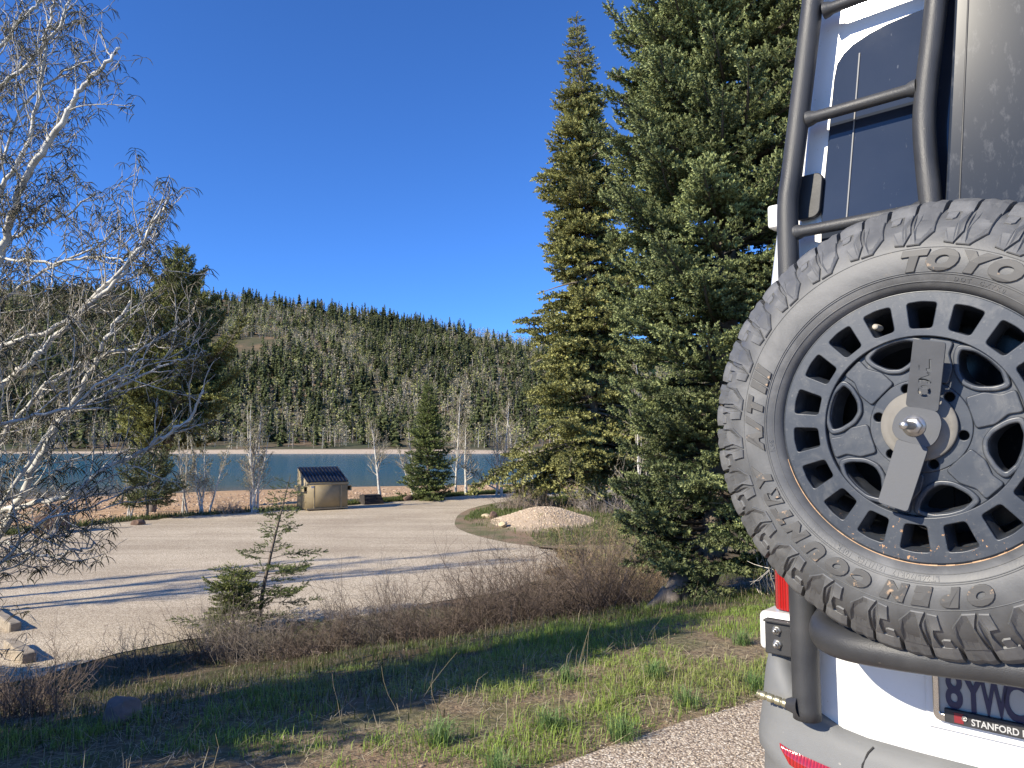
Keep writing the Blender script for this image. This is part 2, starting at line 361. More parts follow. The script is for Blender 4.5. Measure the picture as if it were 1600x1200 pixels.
def chip_mat(name, cols, scale, bs):
    m = mat(name, (.4, .35, .3), .9, 0, .3); co = coords(m, 'World')
    v = N(m, 'ShaderNodeTexVoronoi'); v.inputs['Scale'].default_value = scale; L(m, co, v.inputs['Vector'])
    sp = N(m, 'ShaderNodeSeparateColor'); L(m, v.outputs['Color'], sp.inputs[0])
    c = ramp(m, sp.outputs[0], cols)
    e = ramp(m, v.outputs['Distance'], [(.32, (1, 1, 1)), (.66, (.50, .48, .46))]); c = mixc(m, 1.0, c, e, 'MULTIPLY')
    big = ramp(m, noise(m, co, .45, 6, .6), [(.32, (.84, .81, .78)), (.68, (1.06, 1.05, 1.03))]); c = mixc(m, 1.0, c, big, 'MULTIPLY')
    mp2 = N(m, 'ShaderNodeMapping'); mp2.inputs['Rotation'].default_value = (0, 0, .9); mp2.inputs['Scale'].default_value = (.12, 1.6, 1); L(m, co, mp2.inputs[0])
    trk = ramp(m, noise(m, mp2.outputs[0], .9, 3, .5), [(.40, (.86, .85, .84)), (.56, (1, 1, 1))]); c = mixc(m, 1.0, c, trk, 'MULTIPLY')
    L(m, c, P(m, 'Base Color')); inv = N(m, 'ShaderNodeMath'); inv.operation = 'SUBTRACT'; inv.inputs[0].default_value = 1; L(m, v.outputs['Distance'], inv.inputs[1])
    L(m, bump(m, inv.outputs[0], bs, .006), P(m, 'Normal')); return m
chip_cols = [(.0, (.22, .18, .15)), (.2, (.46, .37, .29)), (.5, (.62, .52, .41)), (.8, (.74, .65, .53)), (1., (.84, .78, .68))]
chip_cols2 = [(.0, (.41, .335, .245)), (.3, (.63, .53, .385)), (.6, (.74, .64, .475)), (1., (.85, .76, .60))]
rng = np.random.RandomState(4)
def sheet(name, poly, z, mt, jit=.26):
    # subdivide the outline and jitter it, triangulated by bmesh
    pts = []
    for i in range(len(poly)):
        a = np.array(poly[i]); b = np.array(poly[(i+1) % len(poly)]); n = max(1, int(np.linalg.norm(b-a)/.5)) if np.linalg.norm(b-a) < 12 else 4
        for k in range(n):
            p = a+(b-a)*k/n; pts.append(p+rng.randn(2)*jit*.5*min(1, np.linalg.norm(b-a)/2))
    bm = bmesh.new(); vs = [bm.verts.new((p[0], p[1], z)) for p in pts]; f = bm.faces.new(vs); bmesh.ops.triangulate(bm, faces=[f])
    bmesh.ops.recalc_face_normals(bm, faces=bm.faces)
    if bm.faces[:][0].normal.z < 0: bmesh.ops.reverse_faces(bm, faces=bm.faces)
    return tag(bm_obj(name, bm, mt), kind='structure')
sheet('parking_lot', LOT, -1.606, chip_mat('lot_chip_seal', chip_cols2, 55, .5))
pave = [(-6, -12), (-6, -.95), (-3, 1.2), (-1, 2.67), (-.4, 3.13), (.1, 3.45), (.5, 3.75), (.9, 4.03), (1.3, 4.30), (1.8, 4.62), (3, 5.45), (6, 7.6), (12, 12), (24, 12), (24, -12)]
sheet('road', pave, .005, chip_mat('road_chip_seal', chip_cols, 78, .8), .05)

# water
def water_mat():
    m = mat('lake_water', (.02, .06, .08), .15, 0, .34); P(m, 'IOR').default_value = 1.33
    co = coords(m, 'World', (1, 1, 1)); sp = N(m, 'ShaderNodeSeparateXYZ'); L(m, co, sp.inputs[0])
    r = N(m, 'ShaderNodeMapRange'); r.inputs[1].default_value = 86; r.inputs[2].default_value = 150; L(m, sp.outputs[1], r.inputs[0])
    c = ramp(m, r.outputs[0], [(0, (.15, .12, .08)), (.30, (.050, .095, .095)), (1, (.012, .085, .130))])
    L(m, c, P(m, 'Base Color'))
    n1 = noise(m, coords(m, 'World', (.25, 1, 1)), 1.1, 4, .6); L(m, bump(m, n1, 1.0, .6), P(m, 'Normal')); return m
bm = bmesh.new(); vs = [bm.verts.new(p) for p in ((-1500, 60, -4.95), (1500, 60, -4.95), (1500, 335, -4.95), (-1500, 335, -4.95))]; bm.faces.new(vs)
tag(bm_obj('lake_water', bm, water_mat()), kind='structure')
print('terrain done')

# ---------------------------------------------------------------- the van (local axes: x along the rear, y into the van, z up)
VC = (0.683, 1.245, 0); ZC = 1.522
van = empty('camper_van', VC, R_(-42), 'white camper van seen from behind with spare tyre and black ladder', 'van')
Sx = lambda c: .12*np.maximum(0, c-.35); Sy = lambda c: 0*c
def shear(co):      # co in local coordinates, z absolute
    c = co[:, 2]-ZC; s = np.where(co[:, 0] < .6, 1, -1)*np.clip(np.abs(co[:, 0]-.6)/.9, 0, 1)
    co[:, 0] += Sx(c)*s; co[:, 1] += Sy(c)*np.where(co[:, 1] < 1.5, 1, 0); return co
# body shell
mb = MB()
prof = [(-.40, -.72), (-.41, -.5), (-.41, 0), (-.41, .35), (-.40, .7), (-.385, 1.0), (-.36, 1.2), (-.30, 1.33), (-.15, 1.39), (.1, 1.41), (.6, 1.42)]
prof = prof+[(1.2-a, c) for a, c in prof[-2::-1]]; prof = np.array(prof)
cen = np.array([.6, .3])
loops = []
for yy, ins in ((.36, .045), (.365, .02), (.38, .006), (.41, 0), (1.5, 0), (4.5, 0), (4.9, .03), (5.3, .25), (6.0, .5)):
    p = prof.copy(); d = np.sign(p-cen)*ins; d[:, 1] = np.where(p[:, 1] > 1.2, d[:, 1], 0); p = p-d
    if yy > 5: p[:, 1] = np.minimum(p[:, 1], 1.3-(yy-5)*1.0)
    loops.append(np.c_[p[:, 0], np.full(len(p), yy), p[:, 1]+ZC])
V = shear(np.concatenate(loops)); n = len(prof)
q = [[k*n+i, k*n+i+1, (k+1)*n+i+1, (k+1)*n+i] for k in range(len(loops)-1) for i in range(n-1)]
q += [[i, n-1-i, n-2-i, i+1] for i in range(n//2)]
e = (len(loops)-1)*n; q += [[e+i, e+i+1, e+n-2-i, e+n-1-i] for i in range(n//2)]
q += [[k*n, (k+1)*n, (k+1)*n+n-1, k*n+n-1] for k in range(len(loops)-1)]
mb.add(V, None, q); body = mb.build('body', M['paint'], van, col=False)
# doors
def slab(name, pts, y0, y1, mt, parent, bev=.006, res=3, sh=True):
    me = flat_shape([pts], (y1-y0)/2-bev if (y1-y0)/2 > bev else .0005, bev, res)
    def f(a):
        b = np.c_[a[:, 0], (y0+y1)/2-a[:, 2]*1.0, a[:, 1]+ZC]
        return shear(b) if sh else b
    warp(me, f); me.materials.clear(); 
    me.flip_normals()
    return link(name, me, mt, parent)
def rrect(x0, x1, z0, z1, r, n=5, sub=8):
    pts = []
    for cx, cy, a0 in ((x1-r, z1-r, 0), (x0+r, z1-r, 90), (x0+r, z0+r, 180), (x1-r, z0+r, 270)):
        for k in range(n+1):
            a = R_(a0+90*k/n); pts.append((cx+r*math.cos(a), cy+r*math.sin(a)))
    out = []
    for i in range(len(pts)):
        a = np.array(pts[i]); b = np.array(pts[(i+1) % len(pts)]); m_ = max(1, int(np.linalg.norm(b-a)/.12))
        out += [tuple(a+(b-a)*k/m_) for k in range(m_)]
    return out
gapl = slab('door_seal', rrect(-.332, 1.532, -.67, 1.27, .05), .350, .362, M['gap'], van, .002)
dl = slab('rear_door', rrect(-.324, .594, -.662, 1.26, .045), .336, .356, M['paint'], van, .007)
dr = slab('rear_door', rrect(.606, 1.524, -.662, 1.26, .045), .336, .356, M['paint'], van, .007)
win = [(-.272, .12), (-.274, .5), (-.272, .80), (-.268, .832), (-.255, .85), (-.235, .864), (-.20, .876), (-.16, .884), (-.10, .889), (0, .892), (.2, .892), (.40, .888), (.45, .87), (.47, .83), (.475, .6), (.475, .12), (.45, .08), (-.25, .08)]
slab('window', win, .327, .336, M['glass'], dl, .003)
slab('window', [(1.2-a, c) for a, c in win][::-1], .327, .336, M['glass'], dr, .003)
# window seal strip seen as thin pale line, and frit border
def strip(pa, pb, w_, y0, y1, name, mt, parent):
    (x0, z0), (x1, z1) = pa, pb
    n_ = 8; pts = [(x0+(x1-x0)*k/n_, z0+(z1-z0)*k/n_) for k in range(n_+1)]
    poly = [(a-w_/2, c) for a, c in pts]+[(a+w_/2, c) for a, c in pts[::-1]]
    return slab(name, poly, y0, y1, mt, parent, .0008, 1)
strip((-.217, .20), (-.218, .84), .0018, .3245, .3265, 'window_trim', mat('seal_grey', (.22, .22, .22), .6), dl)
# black dusty panel on the door, right of the ladder
slab('storage_panel', rrect(.0, .50, -.30, 1.22, .02), .262, .318, M['box'], van, .006)
strip((.02, -.28), (.02, 1.2), .0016, .2608, .2622, 'panel_seam', M['black_plastic'], van)
box('tail_light_gasket', M['gap'], van, -.334, -.329, .343, .356, ZC-.42, ZC+.12, .001)
# hinge and black bracket on the corner
box('door_hinge', M['paint'], van, -.398, -.36, .352, .40, ZC+.490, ZC+.548, .008)
me = flat_shape([rrect(-.345, -.288, .487, .585, .016)], .006, .002); warp(me, lambda a: shear(np.c_[a[:, 0]+.01, .322-a[:, 2], a[:, 1]+ZC])); link('ladder_bracket', me, M['black_plastic'], van)
# tail light
def tail(x0, x1, s=1):
    mb = MB(); pl = [(-.332, .352), (-.37, .344), (-.398, .352), (-.416, .385), (-.419, .44), (-.419, .50)]
    if s < 0: pl = [(1.2-a, b) for a, b in pl]
    zs = np.linspace(-.42, .12, 8); g = np.array([[(a, b, ZC+z) for a, b in pl] for z in zs]); nn = len(pl)
    i = np.arange(len(zs)-1)[:, None]*nn; j = np.arange(nn-1)[None]
    mb.add(g, None, np.stack([i+j, i+j+1, i+nn+j+1, i+nn+j], -1).reshape(-1, 4) if s > 0 else np.stack([i+nn+j, i+nn+j+1, i+j+1, i+j], -1).reshape(-1, 4))
    return mb.build('tail_light', M['red'], van, smooth=True, col=False)
tail(0, 0, 1); tail(0, 0, -1)
# white step above the bumper corner with black bracket and bolts
box('bumper_step', M['paint'], van, -.432, -.335, .325, .47, ZC-.512, ZC-.424, .012, 3)
box('corner_bracket', M['black_plastic'], van, -.412, -.30, .312, .324, ZC-.515, ZC-.436, .003)
box('bracket_lip', M['black_plastic'], van, -.41, -.30, .300, .326, ZC-.441, ZC-.436, .001)
def bolt(parent, x, y, z, r=.009, l=.012, nm='bolt'):
    mb = MB(); lathe(mb, [(0, -l*1.6), (r*.5, -l*1.6), (r*.55, -l), (r*.55, -l*.99)], 12, center=(x, y, z))
    lathe(mb, [(r*.55, -l), (r, -l*.9), (r, -.003), (r*1.5, -.003), (r*1.5, 0)], 6, center=(x, y, z)); return mb.build(nm, M['steel'], parent, col=False)
bolt(van, -.383, .312, ZC-.459, .0075); bolt(van, -.382, .312, ZC-.49, .0075)
# bumper: swept profile
def bump_plan():
    pts = [(-.435, 1.3), (-.437, .8), (-.437, .50)]
    for k in range(9):
        a = R_(180+90*k/8); pts.append((-.337+.10*math.cos(a), .40+.10*math.sin(a)))
    pts += [(a, .30) for a in (-.30, -.25, -.20, -.1, 0, .2, .6)]
    return pts
pl = bump_plan(); pl = pl+[(1.2-a, b) for a, b in pl[-2::-1]]; pl = np.array(pl)
T_ = np.gradient(pl, axis=0); T_ /= np.linalg.norm(T_, axis=1)[:, None]; Nn = np.c_[T_[:, 1], -T_[:, 0]]
def topc(a):
    a = np.where(a > .6, 1.2-a, a); return np.interp(a, [-.45, -.40, -.36, -.32, -.27, -.22, -.1, .6], [-.513, -.516, -.56, -.615, -.645, -.657, -.660, -.660])
tc = topc(pl[:, 0]); rows = []
for dn, fz, base in ((-.10, 0, 0), (-.03, 0, 0), (-.006, .0, -.004), (.004, .12, 0), (.012, .3, 0), (.022, .45, 0), (.022, .52, 0), (.010, .56, 0), (.012, .72, 0), (.006, .86, 0), (-.02, 1, 0), (-.10, 1, 0)):
    c = tc+(-.93-tc)*fz+base
    rows.append(np.c_[pl+Nn*dn, c+ZC])
g = np.array(rows); nn = len(pl); i = np.arange(len(rows)-1)[:, None]*nn; j = np.arange(nn-1)[None]
mb = MB(); mb.add(g, None, np.stack([i+j, i+nn+j, i+nn+j+1, i+j+1], -1).reshape(-1, 4)); bp = mb.build('bumper', M['bumper'], van, smooth=True, col=False)
def bump_surf(a, c):
    """y of the bumper front at (a, c)"""
    t = (topc(np.array([a]))[0]); f = (c-t)/(-.93-t)
    dn = np.interp(f, [0, .12, .3, .45, .52, .56, .72, .86, 1], [-.006, .004, .012, .022, .022, .010, .012, .006, -.02])
    if a < -.337: y = .40-math.sqrt(max(0, .1**2-(a+.337)**2))
    else: y = .30
    return y-dn
# reflector, bent onto the bumper
up = [(-.372, -.698), (-.352, -.704), (-.32, -.7115), (-.28, -.7185), (-.24, -.7245), (-.205, -.729), (-.186, -.7315)]
lo = [(-.366, -.712), (-.348, -.735), (-.32, -.7465), (-.28, -.756), (-.24, -.763), (-.205, -.768), (-.188, -.7695)]
mb = MB(); vv = []
for (a, c), (b, d) in zip(up, lo):
    for k in range(4):
        x = a+(b-a)*k/3; z = c+(d-c)*k/3; pr = .004 if k in (1, 2) else .001
        vv.append((x, min(bump_surf(x, z), .40)-pr-.002, z+ZC))
i = np.arange(len(up)-1)[:, None]*4; j = np.arange(3)[None]
mb.add(vv, None, np.stack([i+j, i+j+1, i+4+j+1, i+4+j], -1).reshape(-1, 4)); mb.build('reflector', M['red'], bp, smooth=True, col=False)
# bumper seam
mb = MB(); tube(mb, [(x, bump_surf(x, z)+.0005, z+ZC) for x, z in ((-.180, -.662), (-.190, -.675), (-.200, -.70), (-.203, -.735), (-.204, -.78), (-.204, -.85))], .0022, 5); mb.build('bumper_seam', M['gap'], bp, col=False)
# licence plate
py = .322
box('plate_recess', M['paint'], van, -.085, .262, .326, .337, ZC-.60, ZC-.40, .004)
lp = empty('licence_plate', (0, 0, 0)); lp.parent = van
box('plate_sheet', M['plate_white'], lp, -.062, .243, py-.004, py, ZC-.572, ZC-.42, .001)
fr = flat_shape([rrect(-.0655, .2465, -.5775, -.414, .012), rrect(-.058, .239, -.5665, -.422, .006)], .004, .002)
warp(fr, lambda a: np.c_[a[:, 0], py-.005-a[:, 2], a[:, 1]+ZC]); fr.flip_normals(); link('plate_frame', fr, M['chrome'], lp)
box('frame_banner', M['black_plastic'], lp, -.047, .228, py-.015, py-.006, ZC-.5785, ZC-.552, .0015)
def flat_text(txt, size, x, z, y, mt, parent, name, sx=1.0, ex=.0006, off=0, sp=1.0, align='CENTER', shear_=0):
    me = text_mesh(txt, size, ex, 0, off, shear_, sp, align)
    warp(me, lambda a: np.c_[a[:, 0]*sx+x, y-a[:, 2], a[:, 1]+z+ZC]); return link(name, me, mt, parent)
for ch, x, sx in (('8', -.0305, .62), ('Y', .0025, .58), ('W', .0375, .44), ('C', .0715, .58)):
    flat_text(ch, .100, x, -.550, py-.0055, M['navy'], lp, 'plate_character', sx, .001, .0022)
flat_text('STANFORD B', .0175, -.001, -.5735, py-.0155, M['text_grey'], lp, 'banner_lettering', .86, .0004, .0003, 1.0, 'LEFT')
box('banner_emblem', M['maroon'], lp, -.030, -.014, py-.0158, py-.0152, ZC-.575, ZC-.556, 0)
bolt(lp, -.012, py-.0155, ZC-.5635, .0035, .003, 'screw')

# spare tyre ----------------------------------------------------------------
tyre = empty('spare_tyre', (0, 0, ZC)); tyre.parent = van
TP = np.array([(.228, .012), (.2305, -.002), (.236, -.010), (.246, -.0165), (.262, -.022), (.285, -.0225), (.305, -.019), (.322, -.012), (.338, -.001), (.350, .012), (.362, .028), (.374, .047), (.384, .068), (.389, .095), (.390, .13),
               (.390, .15), (.388, .185), (.374, .225), (.35, .262), (.305, .287), (.262, .287), (.235, .27), (.228, .25)])
mb = MB(); lathe(mb, TP, 180); carc = mb.build('carcass', M['rubber'], tyre, smooth=True, col=False)
def tyo(r): return np.interp(r, TP[:14, 0], TP[:14, 1])
# fine moulded rings on the sidewall
mb = MB()
for r, h in ((.242, .0012), (.2545, .0014), (.2575, .0012), (.298, .0010)):
    lathe(mb, [(r-.0009, tyo(r-.0009)+.001), (r-.0005, tyo(r)-h), (r+.0005, tyo(r)-h), (r+.0009, tyo(r+.0009)+.001)], 180)
mb.build('moulded_ring', M['rubber'], tyre, smooth=False, col=False)
def wrap_poly(poly, h0, h1, sub=5, bev=.15):
    """polygon [(r, deg)] lifted off the sidewall; returns verts, tris"""
    bm = bmesh.new(); pts = []
    for i in range(len(poly)):
        a = np.array(poly[i]); b = np.array(poly[(i+1) % len(poly)])
        k_ = max(1, int(max(abs(b[0]-a[0])/.006, abs(b[1]-a[1])/1.2)))
        pts += [a+(b-a)*k/k_ for k in range(k_)]
    c0 = np.mean(pts, 0)
    top = [bm.verts.new((*(c0+(p-c0)*(1-bev*.35)), 1)) for p in pts]; mid = [bm.verts.new((*(c0+(p-c0)*(1-bev*.1)), .8)) for p in pts]; bot = [bm.verts.new((*p, 0)) for p in pts]
    f = bm.faces.new(top)
    n_ = len(pts)
    for i in range(n_):
        bm.faces.new((bot[i], bot[(i+1) % n_], mid[(i+1) % n_], mid[i])); bm.faces.new((mid[i], mid[(i+1) % n_], top[(i+1) % n_], top[i]))
    bmesh.ops.triangulate(bm, faces=[f])
    me = bpy.data.meshes.new('x'); 
    for v in bm.verts:
        r, a, k = v.co; a = R_(a); o = tyo(r)
        dr = (tyo(r+.002)-tyo(r-.002))/.004; nl = math.hypot(1, dr); hh = h0+(h1-h0)*k
        rr = r+hh*dr/nl; oo = o-hh/nl
        v.co = (rr*math.cos(a), oo, rr*math.sin(a))
    bmesh.ops.recalc_face_normals(bm, faces=bm.faces); bm.to_mesh(me); bm.free(); return me
PER = 360/26
lugA = wrap_poly([(.3655, .3), (.352, .3), (.340, .2), (.324, 0), (.302, 3.6), (.302, 7.4), (.313, 6.4), (.324, 5.6), (.340, 5.9), (.3655, 6.0)], -.002, .0044)
lugB = wrap_poly([(.3655, 6.9), (.341, 6.7), (.324, 6.3), (.303, 8.1), (.305, 10.8), (.329, 11.0), (.330, 8.9), (.342, 8.5), (.3655, 9.1)], -.002, .0044)
lugC = wrap_poly([(.3655, 9.9), (.352, 9.9), (.349, 10.6), (.349, 12.2), (.3655, 12.4)], -.002, .0030)
def sipe(poly):  # thin ridges drawn on the lugs
    return poly
shd = []
for a0, a1 in ((.2, 6.1), (6.9, 12.9)):
    # shoulder tread block: follows r .356 -> .405 crown
    bm = bmesh.new(); grid = []
    rp = [(.362, .034), (.3680, .0305), (.3765, .0385), (.390, .052), (.399, .070), (.4040, .09), (.405, .120), (.390, .121), (.36, .10)]
    A = [a0+(a1-a0)*k/4 for k in range(5)]
    for ia, a in enumerate(A):
        t = R_(a); row = []
        for ir, (r, y) in enumerate(rp):
            e_ = .0016 if ia in (0, 4) and 1 <= ir <= 6 else 0
            nib = -.0025 if (ia == 2 and 3 <= ir <= 6 and a0 < 3) else 0
            row.append(bm.verts.new(((r-e_+nib)*math.cos(t), y+e_*.4, (r-e_+nib)*math.sin(t))))
        grid.append(row)
    for i in range(4):
        for k in range(len(rp)): bm.faces.new((grid[i][k], grid[i][(k+1) % len(rp)], grid[i+1][(k+1) % len(rp)], grid[i+1][k]))
    bm.faces.new(grid[0]); bm.faces.new(grid[-1][::-1]); bmesh.ops.recalc_face_normals(bm, faces=bm.faces)
    me = bpy.data.meshes.new('tread_block'); bm.to_mesh(me); bm.free(); shd.append(me)
cen_bm = bmesh.new(); bm_box(cen_bm, .385, .4045, .128, .158, -.020, .020, .003, 1); cme = bpy.data.meshes.new('centre_block'); cen_bm.to_mesh(cme); cen_bm.free()
far_bm = bmesh.new(); bm_box(far_bm, .37, .402, .166, .222, -.020, .020, .004, 1); fme = bpy.data.meshes.new('far_block'); far_bm.to_mesh(fme); far_bm.free()
for k in range(26):
    # local y is the wheel axis; angle a is measured x -> z, so rotate by -a about y
    rot = -R_(180.0+k*PER)
    for nm, me in (('sidewall_lug', lugA), ('sidewall_lug', lugB), ('sidewall_lug', lugC), ('tread_block', shd[0]), ('tread_block', shd[1])):
        o = link(nm, me, M['rubber'], tyre); o.rotation_euler = (0, rot, 0)
    for h in (0, 1):
        for me, d in ((cme, 1.5), (fme, 3.5)):
            o = link('tread_block', me, M['rubber'], tyre); o.rotation_euler = (0, rot-R_(d+h*PER/2), 0)
# sidewall lettering
def arc_text(txt, ang, r, size, h, name, off=0, shr=0, sp=1.0, bev=.0006, mt='letter', sx=1.0):
    me = text_mesh(txt, size, h, bev, off, shr, sp)
    def f(a):
        x, y, z = a[:, 0]*sx, a[:, 1], a[:, 2]; rr = r+y; th = R_(ang)-x/(r+.35*size)
        return np.c_[rr*np.cos(th), tyo(rr)-.0002-z, rr*np.sin(th)]
    warp(me, f); me.flip_normals(); return link(name, me, M[mt], tyre)
def letters(s, angs, r, size, sx=1.0, off=.0030, shr=.25, h=.0030):
    for ch, a in zip(s, angs): arc_text(ch, a, r, size, h, 'raised_letter', off, shr, 1, .0008, 'letter', sx)
letters('TOYO', (89.4, 80.3, 70.6, 61.0), .2615, .043, 1.22)
letters('TIRES', (49, 43, 37, 30.5, 24), .2615, .038, .95)
letters('OPEN', (-71.7, -80.5, -88.9, -97.6), .2650, .036, 1.15)
letters('COUNTRY', (-109.0, -117.6, -126.8, -136, -143.6, -151, -159.3), .2650, .036, 1.12)
letters('A/TIII', (-174.7, -180.5, 172.2, 164.6, 161.4, 158.2), .2640, .037, 1.1)
arc_text('DOT  CX7K0', 66, .2445, .0095, .0007, 'small_lettering', .0002, 0, 1.5, 0, 'rubber')
arc_text('M+S', -172, .2445, .011, .0007, 'small_lettering', .0002, 0, 1.2, 0, 'rubber')
arc_text('LT265/70R17  121/118S  10PR', -103, .2445, .0115, .0008, 'small_lettering', .0003, 0, 1.15, 0, 'rubber')

# alloy rim -----------------------------------------------------------------
rim = empty('wheel_rim', (0, 0, ZC)); rim.parent = van
def circ(r, n=96, a0=0): return [(r*math.cos(R_(a0+360*k/n)), r*math.sin(R_(a0+360*k/n))) for k in range(n)]
def round_poly(pts, rad, n=4):
    out = []; m_ = len(pts)
    for i in range(m_):
        p = np.array(pts[i]); a = np.array(pts[i-1])-p; b = np.array(pts[(i+1) % m_])-p
        la, lb = np.linalg.norm(a), np.linalg.norm(b); d = min(rad, la*.45, lb*.45); A = p+a/la*d; B = p+b/lb*d
        for k in range(n+1):
            t = k/n; out.append(tuple((1-t)**2*A+2*t*(1-t)*p+t*t*B))
    return out
def polar(r, a): return (r*math.cos(R_(a)), r*math.sin(R_(a)))
def windows(ri, ro, wi, wo, rad):
    out = []
    for k in range(18):
        a = 86.5+20*k; out.append(round_poly([polar(ri, a-wi/2), polar(ri, a+wi/2), polar(ro, a+wo/2), polar(ro+.0015, a), polar(ro, a-wo/2)], rad))
    return out
def disc(name, splines, y0, y1, mt, parent, bev=.001, res=2):
    me = flat_shape(splines, max((y1-y0)/2-bev, .0003), bev, res)
    warp(me, lambda a: np.c_[a[:, 0], (y0+y1)/2-a[:, 2], a[:, 1]]); me.flip_normals(); return link(name, me, mt, parent)
disc('outer_ring', [circ(.2255)]+[circ(.1535)]+windows(.1645, .2105, 12.6, 13.6, .007), -.001, .008, M['rim'], rim, .0016)
# window pockets: tapered walls going back to a smaller opening
for A_, B_ in zip(windows(.1645, .2105, 12.6, 13.6, .007), windows(.168, .206, 8.6, 9.6, .006)):
    A_ = np.array(A_); B_ = np.array(B_); n_ = len(A_)
    mb = MB(); v = np.r_[np.c_[A_[:, 0], np.full(n_, .006), A_[:, 1]], np.c_[B_[:, 0], np.full(n_, .028), B_[:, 1]], np.c_[B_[:, 0], np.full(n_, .05), B_[:, 1]]]
    jj = np.arange(n_); kk = (jj+1) % n_
    mb.add(v, None, np.r_[np.c_[jj, kk, kk+n_, jj+n_], np.c_[jj+n_, kk+n_, kk+2*n_, jj+2*n_]])
    mb.build('window_pocket', M['rim'], rim, col=False)
mb = MB(); lathe(mb, [(.2255, .004), (.2285, .001), (.2290, .012), (.224, .02), (.212, .03), (.205, .055), (.20, .10), (.195, .2), (.21, .262), (.228, .275)], 120); lathe(mb, [(.1535, .0035), (.1530, .012), (.1505, .014), (.1495, .011)], 120)
mb.build('rim_lip', M['rim'], rim, smooth=True, col=False)
mb = MB(); lathe(mb, [(.226, .262), (.12, .272), (.0, .272)], 64); mb.build('backing_plate', M['rim_dark'], rim, col=False)
def openings(g=0):
    out = []
    for k in range(6):
        a = 45+60*k; e = g*1.0; w = g*260
        pts = [polar(.1425-e*.6, a-18.5+w), polar(.1480-e, a-10), polar(.1485-e, a), polar(.1480-e, a+10), polar(.1425-e*.6, a+18.5-w), polar(.128+e*.2, a+17.5-w), polar(.108+e, a+11-w*.3), polar(.0995+e, a), polar(.108+e, a-11+w*.3), polar(.128+e*.2, a-17.5+w)]
        out.append(round_poly(pts, .0075, 4))
    return out
lug = [[(x+.066*math.cos(R_(46+60*k)), y+.066*math.sin(R_(46+60*k))) for x, y in circ(.0095, 20)] for k in range(6)]
disc('spoke_disc', [circ(.1498)]+openings()+[circ(.0795)], .010, .026, M['rim'], rim, .0022, 3)
for k in range(6):
    a = 75+60*k; pad = round_poly([polar(.0835, a-17), polar(.0835, a+17), polar(.108, a+13.5), polar(.128, a+6.5), polar(.1475, a+6.5), polar(.1475, a-6.5), polar(.128, a-6.5), polar(.108, a-13.5)], .004)
    disc('spoke_pad', [pad], .0045, .0105, M['rim'], rim, .0022, 2)
# raised rounded lip round each opening
for op in openings(-.0045):
    o2 = np.array(op); c_ = o2.mean(0); inn = [tuple(c_+(p-c_)*.90) for p in o2]
    if True:
        disc('spoke_edge', [[tuple(c_+(p-c_)*1.0) for p in o2], inn], .004, .012, M['rim'], rim, .0028, 3)
for A_, B_ in zip(openings(), openings(.006)):
    mb = MB(); A_ = np.array(A_); B_ = np.array(B_); n_ = len(A_); v = np.r_[np.c_[A_[:, 0], np.full(n_, .02), A_[:, 1]], np.c_[B_[:, 0], np.full(n_, .06), B_[:, 1]]]; jj = np.arange(n_); kk = (jj+1) % n_
    mb.add(v, None, np.c_[jj, kk, kk+n_, jj+n_]); mb.build('opening_wall', M['rim'], rim, col=False)
disc('hub_plate', [circ(.0770)]+lug, .008, .022, M['rim'], rim, .0015)
for k in range(6):
    mb = MB(); x, z = polar(.066, 46+60*k); lathe(mb, [(.0095, .01), (.0095, .045), (.0, .045)], 18, center=(x, 0, z)); mb.build('lug_hole', M['rim_dark'], rim, col=False)
mb = MB(); lathe(mb, [(0, .03), (.085, .03), (.085, .022), (.0795, .022), (.0795, .03)], 48); mb.build('hub_back', M['rim_dark'], rim, col=False)
# valve
mb = MB(); x, z = polar(.187, 110); lathe(mb, [(0, 0), (.0045, .0), (.005, .004), (.0045, .010), (.006, .014), (.006, .03)], 14, center=(x, .006, z)); mb.build('valve_cap', worn('valve_white', (.55, .5, .42), (.3, .27, .22), .6, 80), rim, smooth=True, col=False)
mb = MB(); rm = np.random.RandomState(2)
for a0 in np.arange(-165, -55, 3.2):
    if rm.rand() < .12: continue
    th = np.radians(np.linspace(a0, a0+3.3, 4)); tube(mb, np.c_[.2298*np.cos(th), np.full(4, -.0005), .2298*np.sin(th)], .0006+.0009*rm.rand(), 5)
mb.build('mud_line', worn('dried_mud', (.42, .26, .15), (.55, .37, .22), .95, 60), rim, col=False)
# clamp: washer, two bladed plate with cut-out letters, bolt ---------------------
clamp = empty('wheel_clamp', (0, 0, ZC)); clamp.parent = van
mb = MB(); lathe(mb, [(.024, -.012), (.036, -.012), (.044, -.006), (.050, -.003), (.0575, -.003), (.059, .001), (.0575, .007), (.04, .007)], 72); mb.build('washer', M['washer'], clamp, smooth=True, col=False)
def blade(pts, holes, tilt, name):
    me = flat_shape([pts]+holes, .0016, .0006, 1)
    warp(me, lambda a: np.c_[a[:, 0], -.026-tilt(a[:, 0], a[:, 1])-a[:, 2], a[:, 1]]); me.flip_normals(); return link(name, me, M['plate_metal'], clamp)
